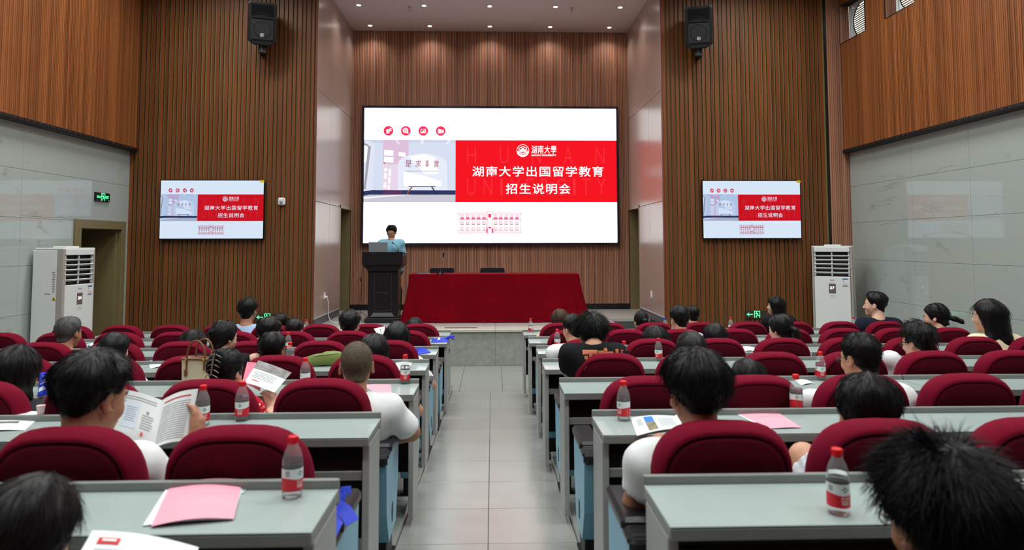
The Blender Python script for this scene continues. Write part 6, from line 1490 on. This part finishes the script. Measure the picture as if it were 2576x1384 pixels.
# open booklet held up
tl_, sp_t, tr_ = aty(310, 981, 2.84), aty(408, 1008, 2.74), aty(499, 979, 2.80); bl_, sp_b, br_ = aty(276, 1100, 2.72), aty(380, 1132, 2.60), aty(470, 1110, 2.70)
bk = thing('open_booklet', 'open booklet with printed pages held by the person in white', 'booklet', (sp_b.x, sp_b.y, sp_b.z)); o_ = Vector(bk.location); nn_ = Vector((0.1, -0.75, 0.6))
L = Sheet([q-o_ for q in (tl_, sp_t, sp_b, bl_)], 0.018, nn_); Rr = Sheet([q-o_ for q in (sp_t, tr_, br_, sp_b)], 0.022, nn_)
for nm, sh in (('left_page', L), ('right_page', Rr)):
    pg = sh.mesh(0.003, 12, 4).build(nm, 'paper_white', bk)
    mb = MB()
    if nm == 'left_page':
        sh.lines(mb, 0.12, 0.92, 0.10, 0.20, 2, 0.3, 0.0045); sh.lines(mb, 0.66, 0.92, 0.42, 0.72, 6, 0.3, 0.0045); sh.rect(mb, 0.74, 0.33, 0.80, 0.39, 0.0045, 1); x = mb.build('print', 'ink_grey', pg); x['kind'] = 'stuff'
        mb = MB(); sh.rect(mb, 0.20, 0.24, 0.56, 0.74, 0.0042); fr = mb.build('certificate', 'page_blue', pg); mb = MB(); sh.lines(mb, 0.25, 0.52, 0.32, 0.64, 7, 0.25, 0.0048); x = mb.build('certificate_text', 'ink_grey', fr); x['kind'] = 'stuff'
        mb = MB(); mb.add([sh.at(0.74+0.035*math.cos(a), 0.80+0.045*math.sin(a), 0.0045) for a in [-2*math.pi*i/14 for i in range(14)]], [tuple(range(14))]); mb.build('seal', 'ink_seal', pg)
    else:
        sh.lines(mb, 0.10, 0.88, 0.20, 0.96, 17, 0.3, 0.0045, False); x = mb.build('print', 'ink_grey', pg); x['kind'] = 'stuff'; mb = MB(); sh.rect(mb, 0.12, 0.10, 0.86, 0.125, 0.0045, 8); mb.build('rule', 'ink_red', pg)
# sixth row right
t, sh, o = paper('open_magazine', 'open magazine with a blue-sky photo on the sixth-row right desk', dz([(1586, 1053), (1696, 1048), (1722, 1078), (1602, 1098)], 1), [('photo_sky', 'photo_sky', lambda s, m: s.rect(m, 0.27, 0.08, 0.47, 0.42)), ('photo_town', 'photo_town', lambda s, m: s.rect(m, 0.27, 0.42, 0.47, 0.92)), ('text_lines', 'ink_grey', lambda s, m: (s.lines(m, 0.55, 0.92, 0.25, 0.85, 7), s.lines(m, 0.10, 0.22, 0.2, 0.6, 6)))], bulge=0.008, th=0.003, cat='magazine')
Sheet([q-t.location for q in dz([(1696, 1048), (1760, 1038), (1790, 1062), (1722, 1078)], 1)], 0.014).mesh(0.003).build('right_page', 'paper_white', t)
t, sh, o = paper('pink_sheet', 'pink sheet over white paper on the sixth-row right desk', dz([(1838, 1035), (1944, 1030), (2005, 1070), (1925, 1078)], 1), [], bulge=0.001)
Sheet([q-t.location for q in dz([(1851, 1038), (1947, 1031), (2016, 1076), (1938, 1079)], 1, 0.003)], 0.003).mesh().build('pink_page', 'paper_pink', t)
# nearest right desk
paper('colour_leaflet', 'white leaflet with green and yellow print at the right edge', dz([(2488, 1206), (2600, 1192), (2640, 1285), (2528, 1292)], 0), [('headline', 'ink_dark', lambda s, m: s.lines(m, 0.30, 0.9, 0.22, 0.40, 2, 0.5)), ('green_wash', 'ink_green', lambda s, m: s.rect(m, 0.02, 0.80, 0.98, 0.98)), ('yellow_wash', 'strip_tan', lambda s, m: s.rect(m, 0.05, 0.66, 0.9, 0.78))], cat='leaflet', bulge=0.004)
# fifth row
paper('pink_paper', 'pink paper beside the shaved-head person on the fifth-row desk', dz([(912, 969), (983, 968), (986, 994), (958, 998)], 2), [], m='paper_pink', bulge=0.004)
paper('white_paper', 'folded white paper beside the bottle of the person in glasses', dz([(2000, 957), (2026, 953), (2047, 965), (2016, 970)], 2), [], bulge=0.006)
paper('white_paper', 'small white paper behind the sixth-row reader, left side', dz([(333, 959), (358, 957), (356, 966), (340, 967)], 2), [], bulge=0.006)
# reader in red: sheet with photograph and pink backing
cs = [px(650, 907, 3.96), px(733, 938, 3.90), px(690, 988, 3.74), px(615, 962, 3.80)]
paper('printed_sheet', 'printed sheet with a grey landscape photo held by the reader in red', cs, [('photograph', 'photo_dark', lambda s, m: s.rect(m, 0.0, 0.0, 1.0, 0.36, 0.0015)), ('text_lines', 'ink_grey', lambda s, m: s.lines(m, 0.1, 0.8, 0.45, 0.75, 5, 0.3, 0.0015)), ('red_line', 'ink_red', lambda s, m: s.rect(m, 0.15, 0.80, 0.4, 0.83, 0.0015))], up=(0, -0.6, 0.8), bulge=0.006)
cs = [px(622, 911, 4.02), px(655, 915, 4.00), px(655, 985, 3.84), px(610, 962, 3.86)]
paper('pink_backing', 'rose pink folder behind the printed sheet of the reader in red', cs, [], m=mat('paper_rose', (232, 118, 140), 0.7), up=(0, -0.6, 0.8), bulge=0.003)
# further desks
paper('white_papers', 'white handout on the fourth-row left desk behind the canvas bag', dz([(371, 909), (405, 908), (416, 922), (379, 928)], 3), [('text_lines', 'ink_grey', lambda s, m: s.lines(m, 0.1, 0.9, 0.2, 0.8, 5))], bulge=0.006)
paper('white_papers', 'white handout beside the bottle at the fourth-row aisle end, left', dz([(993, 910), (1037, 912), (1030, 925), (1004, 931)], 3), [('text_lines', 'ink_grey', lambda s, m: s.lines(m, 0.1, 0.9, 0.2, 0.8, 4))], bulge=0.008)
paper('blue_leaflet', 'white leaflet with a blue patch beside the grey-haired person', dz([(216, 867), (249, 862), (239, 882), (222, 888)], 4), [('blue_patch', 'ink_blue', lambda s, m: s.rect(m, 0.1, 0.3, 0.35, 0.7)), ('red_patch', 'ink_red', lambda s, m: s.rect(m, 0.65, 0.3, 0.9, 0.45))], bulge=0.006)
cs = [px(940, 827, 7.30), px(968, 821, 7.30), px(968, 846, 7.22), px(950, 842, 7.22)]
paper('booklet', 'white booklet propped open in the second row, left side', cs, [('text_lines', 'ink_dark', lambda s, m: s.rect(m, 0.55, 0.2, 0.62, 0.8))], up=(0, -1, 0.2), bulge=0.006, cat='booklet')
paper('white_papers', 'white papers under a blue bag on the third-row right desk', dz([(1862, 873), (1898, 874), (1900, 884), (1872, 884)], 4), [], bulge=0.008)
# ------------------------------------------------------------------ bags
mat('bag_blue', (22, 52, 196), 0.55, var=0.12, scale=12, bump=0.3, bscale=30); mat('bag_print', (214, 222, 240), 0.6); mat('bag_olive', (116, 128, 66), 0.7, var=0.1, scale=12, bump=0.3, bscale=40); mat('canvas', (206, 196, 166), 0.8, var=0.05, scale=60, bump=0.2, bscale=200); mat('tan_leather', (122, 72, 42), 0.5); mat('brass', (196, 158, 70), 0.3, metal=1.0)
def soft_bag(name, label, corners, thick, m, up=(0, 0, 1), seed=0, prints=None):
    rnd = random.Random(seed); sh = Sheet(corners, thick, up); c = sum(sh.c, Vector())/4; base = Vector((c.x, c.y, min(q.z for q in sh.c))); t = thing(name, label, 'bag', base); sh.c = [q-base for q in sh.c]
    mb = MB(); n, mm = 14, 10; vs = []; W = n+1
    for lay in (1, 0):
        for j in range(mm+1):
            for i in range(n+1):
                a, b = i/n, j/mm; e = (math.sin(math.pi*a)*math.sin(math.pi*b))**0.5; wr = 0.15*math.sin(9*a+seed)*math.sin(7*b+2*seed)
                vs.append(lerp4(sh.c, a, b)+sh.up*(thick*e*(1+wr)*lay+0.001+0.001*lay))
    fs = [(j*W+i, (j+1)*W+i, (j+1)*W+i+1, j*W+i+1) for j in range(mm) for i in range(n)]; o = W*(mm+1); fs += [tuple(q+o for q in f[::-1]) for f in fs]
    ring = [i for i in range(W)]+[j*W+n for j in range(1, mm+1)]+[mm*W+i for i in range(n-1, -1, -1)]+[j*W for j in range(mm-1, 0, -1)]
    fs += [(ring[i], ring[(i+1) % len(ring)], ring[(i+1) % len(ring)]+o, ring[i]+o) for i in range(len(ring))]
    mb.add(vs, fs, 0, True); b = mb.build('body', m, t)
    if prints:
        sh.b = 0; p = MB()
        def at2(a, b_): e = (math.sin(math.pi*a)*math.sin(math.pi*b_))**0.5; return lerp4(sh.c, a, b_)+sh.up*(thick*e*1.05+0.004)
        for a0, b0, a1, b1 in prints:
            for i in range(4): x0, x1 = a0+(a1-a0)*i/4, a0+(a1-a0)*(i+1)/4; p.add([at2(x0, b0), at2(x0, b1), at2(x1, b1), at2(x1, b0)], [(0, 1, 2, 3)])
        x = p.build('print', 'bag_print', b); x['kind'] = 'stuff'
    return t
soft_bag('blue_bag', 'royal blue non-woven bag with white print beside the dark bob', [px(100, 938, 4.12), px(152, 935, 4.14), px(150, 985, 3.98), px(94, 1000, 3.97)], 0.02, 'bag_blue', (0, -0.3, 0.9), 1, [(0.2, 0.24, 0.95, 0.29), (0.3, 0.34, 0.9, 0.38), (0.12, 0.46, 0.9, 0.49), (0.1, 0.56, 0.95, 0.60), (0.05, 0.72, 0.35, 0.86)])
t = soft_bag('blue_bag', 'royal blue bag knotted on the aisle end of the second-row left desk', dz([(1090, 850), (1128, 849), (1128, 861), (1084, 862)], 5), 0.018, 'bag_blue', (0, 0, 1), 2, [(0.1, 0.1, 0.3, 0.5), (0.35, 0.3, 0.5, 0.8)])
p = atz(1128, 856, desz(5))-t.location
MB().tube([p+Vector((-0.03, 0, 0.015)), p+Vector((0.0, 0.01, 0.03)), p+Vector((0.035, 0.0, 0.04)), p+Vector((0.06, 0.0, 0.045))], [0.012, 0.016, 0.010, 0.016], 8).tube([p+Vector((0.03, 0, 0.04)), p+Vector((0.05, -0.02, 0.02)), p+Vector((0.06, -0.03, 0.01))], [0.01, 0.012, 0.006], 8).build('knot', 'bag_blue', t)
soft_bag('blue_bag', 'royal blue bag slipping off the aisle end of the third-row left desk', dz([(1046, 876), (1066, 875), (1084, 887), (1050, 893)], 4), 0.015, 'bag_blue', (0, 0, 1), 3)
soft_bag('blue_bag', 'royal blue bag with white print beside the black T-shirt', dz([(1530, 866), (1576, 863), (1580, 878), (1532, 882)], 4), 0.014, 'bag_blue', (0, 0, 1), 4, [(0.1, 0.3, 0.8, 0.45)])
soft_bag('blue_bag', 'royal blue bag on white papers on the third-row right desk', [q+Vector((0, 0, 0.012)) for q in dz([(1872, 862), (1903, 856), (1906, 866), (1878, 870)], 4)], 0.025, 'bag_blue', (0, 0, 1), 5)
# blue bag handles over the armrest by the nearest left desk
p = np.array(atz(850, 1312, terz(1)+0.60)); bt = thing('bag_handles', 'bright blue bag handles tangled over the black armrest, lower left', 'bag', tuple(p)); 
mb = MB()
def strap(pts, w, mb=mb):
    pts = [Vector(q) for q in pts]; vs = []; 
    for i, q in enumerate(pts):
        t_ = (pts[min(i+1, len(pts)-1)]-pts[max(i-1, 0)]).normalized(); sd = t_.cross(Vector((0.3, -0.8, 0.5))).normalized()*w/2; vs += [q+sd, q-sd]
    nrm = Vector((0, -0.002, 0.002)); n_ = len(vs); mb.add(vs+[v+nrm for v in vs], [(2*i, 2*i+1, 2*i+3, 2*i+2) for i in range(len(pts)-1)]+[(n_+2*i, n_+2*i+2, n_+2*i+3, n_+2*i+1) for i in range(len(pts)-1)], 0, True)
strap([(-0.04, 0.02, 0.05), (0.0, 0.0, 0.05), (0.03, -0.02, 0.04), (0.06, -0.05, 0.015)], 0.045); strap([(-0.05, -0.02, 0.02), (-0.01, -0.04, 0.03), (0.01, -0.06, 0.02), (0.0, -0.10, 0.0)], 0.04); strap([(-0.07, -0.05, -0.01), (-0.04, -0.08, 0.0), (-0.02, -0.11, -0.01), (-0.04, -0.14, -0.03)], 0.045); strap([(0.0, 0.03, 0.06), (0.01, 0.05, 0.085), (0.03, 0.06, 0.08)], 0.03)
mb.build('handles', 'bag_blue', bt)
# olive pouch
p = atz(805, 921, desz(3)); pt = thing('olive_pouch', 'long olive green pouch lying on the fourth-row left desk', 'pouch', (p.x, p.y+0.02, desz(3)), math.radians(10))
mb = MB(); n = 22; sec = 12; vs = []
for i in range(n+1):
    a = i/n; x = -0.155+0.31*a; h = 0.055+0.05*min(1, a*1.6); w = 0.05+0.015*a; tp = 1.0 if 0 < i < n else 0.86
    for j in range(sec):
        th = 2*math.pi*j/sec; c, s_ = math.cos(th), math.sin(th); vs.append((x, w*tp*math.copysign(abs(c)**0.6, c), h/2+h/2*tp*math.copysign(abs(s_)**0.6, s_)+0.004*math.sin(14*a+3*th)))
mb.add(vs, [(i*sec+j, (i+1)*sec+j, (i+1)*sec+(j+1) % sec, i*sec+(j+1) % sec) for i in range(n) for j in range(sec)], 0, True); mb.add(vs, [tuple(range(sec)), tuple(range(n*sec+sec-1, n*sec-1, -1))])
b = mb.build('body', 'bag_olive', pt); MB().tube([(-0.13, -0.04, 0.07), (0.0, -0.052, 0.085), (0.14, -0.055, 0.095)], 0.003, 6).build('zip_seam', mat('olive_dark', (84, 96, 46), 0.7), b)
# canvas handbag with tan handle
p = aty(503, 930, 4.20); hb = thing('canvas_handbag', 'cream canvas handbag with tan leather handles behind the sixth-row chairs', 'handbag', (p.x, 4.20, desz(2)), math.radians(-14))
mb = MB(); a0, a1 = [(-0.085, -0.05), (0.085, -0.05), (0.085, 0.05), (-0.085, 0.05)], [(-0.098, -0.04), (0.098, -0.04), (0.098, 0.04), (-0.098, 0.04)]
vs = [(x, y, 0.0) for x, y in a0]+[(x, y, 0.185) for x, y in a1]+[(x*0.96, y*0.9, 0.185) for x, y in a1]+[(x*0.95, y*0.9, 0.03) for x, y in a0]
mb.add(vs, [(3, 2, 1, 0), (12, 13, 14, 15)]+[(k*4+i, k*4+(i+1) % 4, (k+1)*4+(i+1) % 4, (k+1)*4+i) for k in range(3) for i in range(4)]); b = mb.build('body', 'canvas', hb)
MB().tube([(-0.098, -0.041, 0.183), (0.098, -0.041, 0.183), (0.098, 0.041, 0.183), (-0.098, 0.041, 0.183), (-0.098, -0.041, 0.183)], 0.006, 6).build('rim', 'tan_leather', b)
for y in (-0.043, 0.043):
    pts = [(-0.06, y, 0.12), (-0.062, y, 0.185)]+[(-0.062*math.cos(math.pi*i/10), y*0.9, 0.195+0.10*math.sin(math.pi*i/10)) for i in range(0, 11)]+[(0.062, y, 0.185), (0.06, y, 0.12)]
    MB().tube(pts, 0.0062, 8).build('handle', 'tan_leather', hb)
    for x in (-0.061, 0.061): MB().tube([(x-.008, y*1.1, 0.18), (x+.008, y*1.1, 0.18)], 0.006, 8).build('ring', 'brass', hb)
    MB().bbox(-0.073, min(y*1.1, y*1.2), 0.08, -0.05, max(y*1.1, y*1.2), 0.12, 0.002).build('tab', 'tan_leather', hb)
p = atz(1046, 871, desz(4)); bp = thing('black_purse', 'small black purse on the third-row left desk near the aisle', 'purse', (p.x, p.y, desz(4)), math.radians(-20))
MB().bbox(-0.05, -0.02, 0.0, 0.05, 0.02, 0.055, 0.012).build('body', 'leather_black', bp); MB().bbox(-0.05, -0.024, 0.03, 0.05, 0.0, 0.06, 0.008).build('flap', 'leather_black', bp); MB().bbox(-0.02, -0.03, 0.045, 0.04, 0.01, 0.06, 0.004).build('note', mat('pale_pink', (232, 200, 196), 0.6), bp)
p = aty(107, 1030, lipy(1)+0.012); cp = thing('paper_cup', 'printed white paper cup showing between the fifth-row chairs, far left', 'cup', (p.x, lipy(1)+0.0, desz(1)+0.0285))
MB().lathe([(0.012, 0.0), (0.014, 0.004), (0.018, 0.040), (0.0188, 0.0415), (0.0175, 0.0415), (0.0135, 0.005)], n=20).build('wall', mat('cup_pink', (234, 214, 212), 0.6, col2=(214, 170, 172), scale=90), cp)
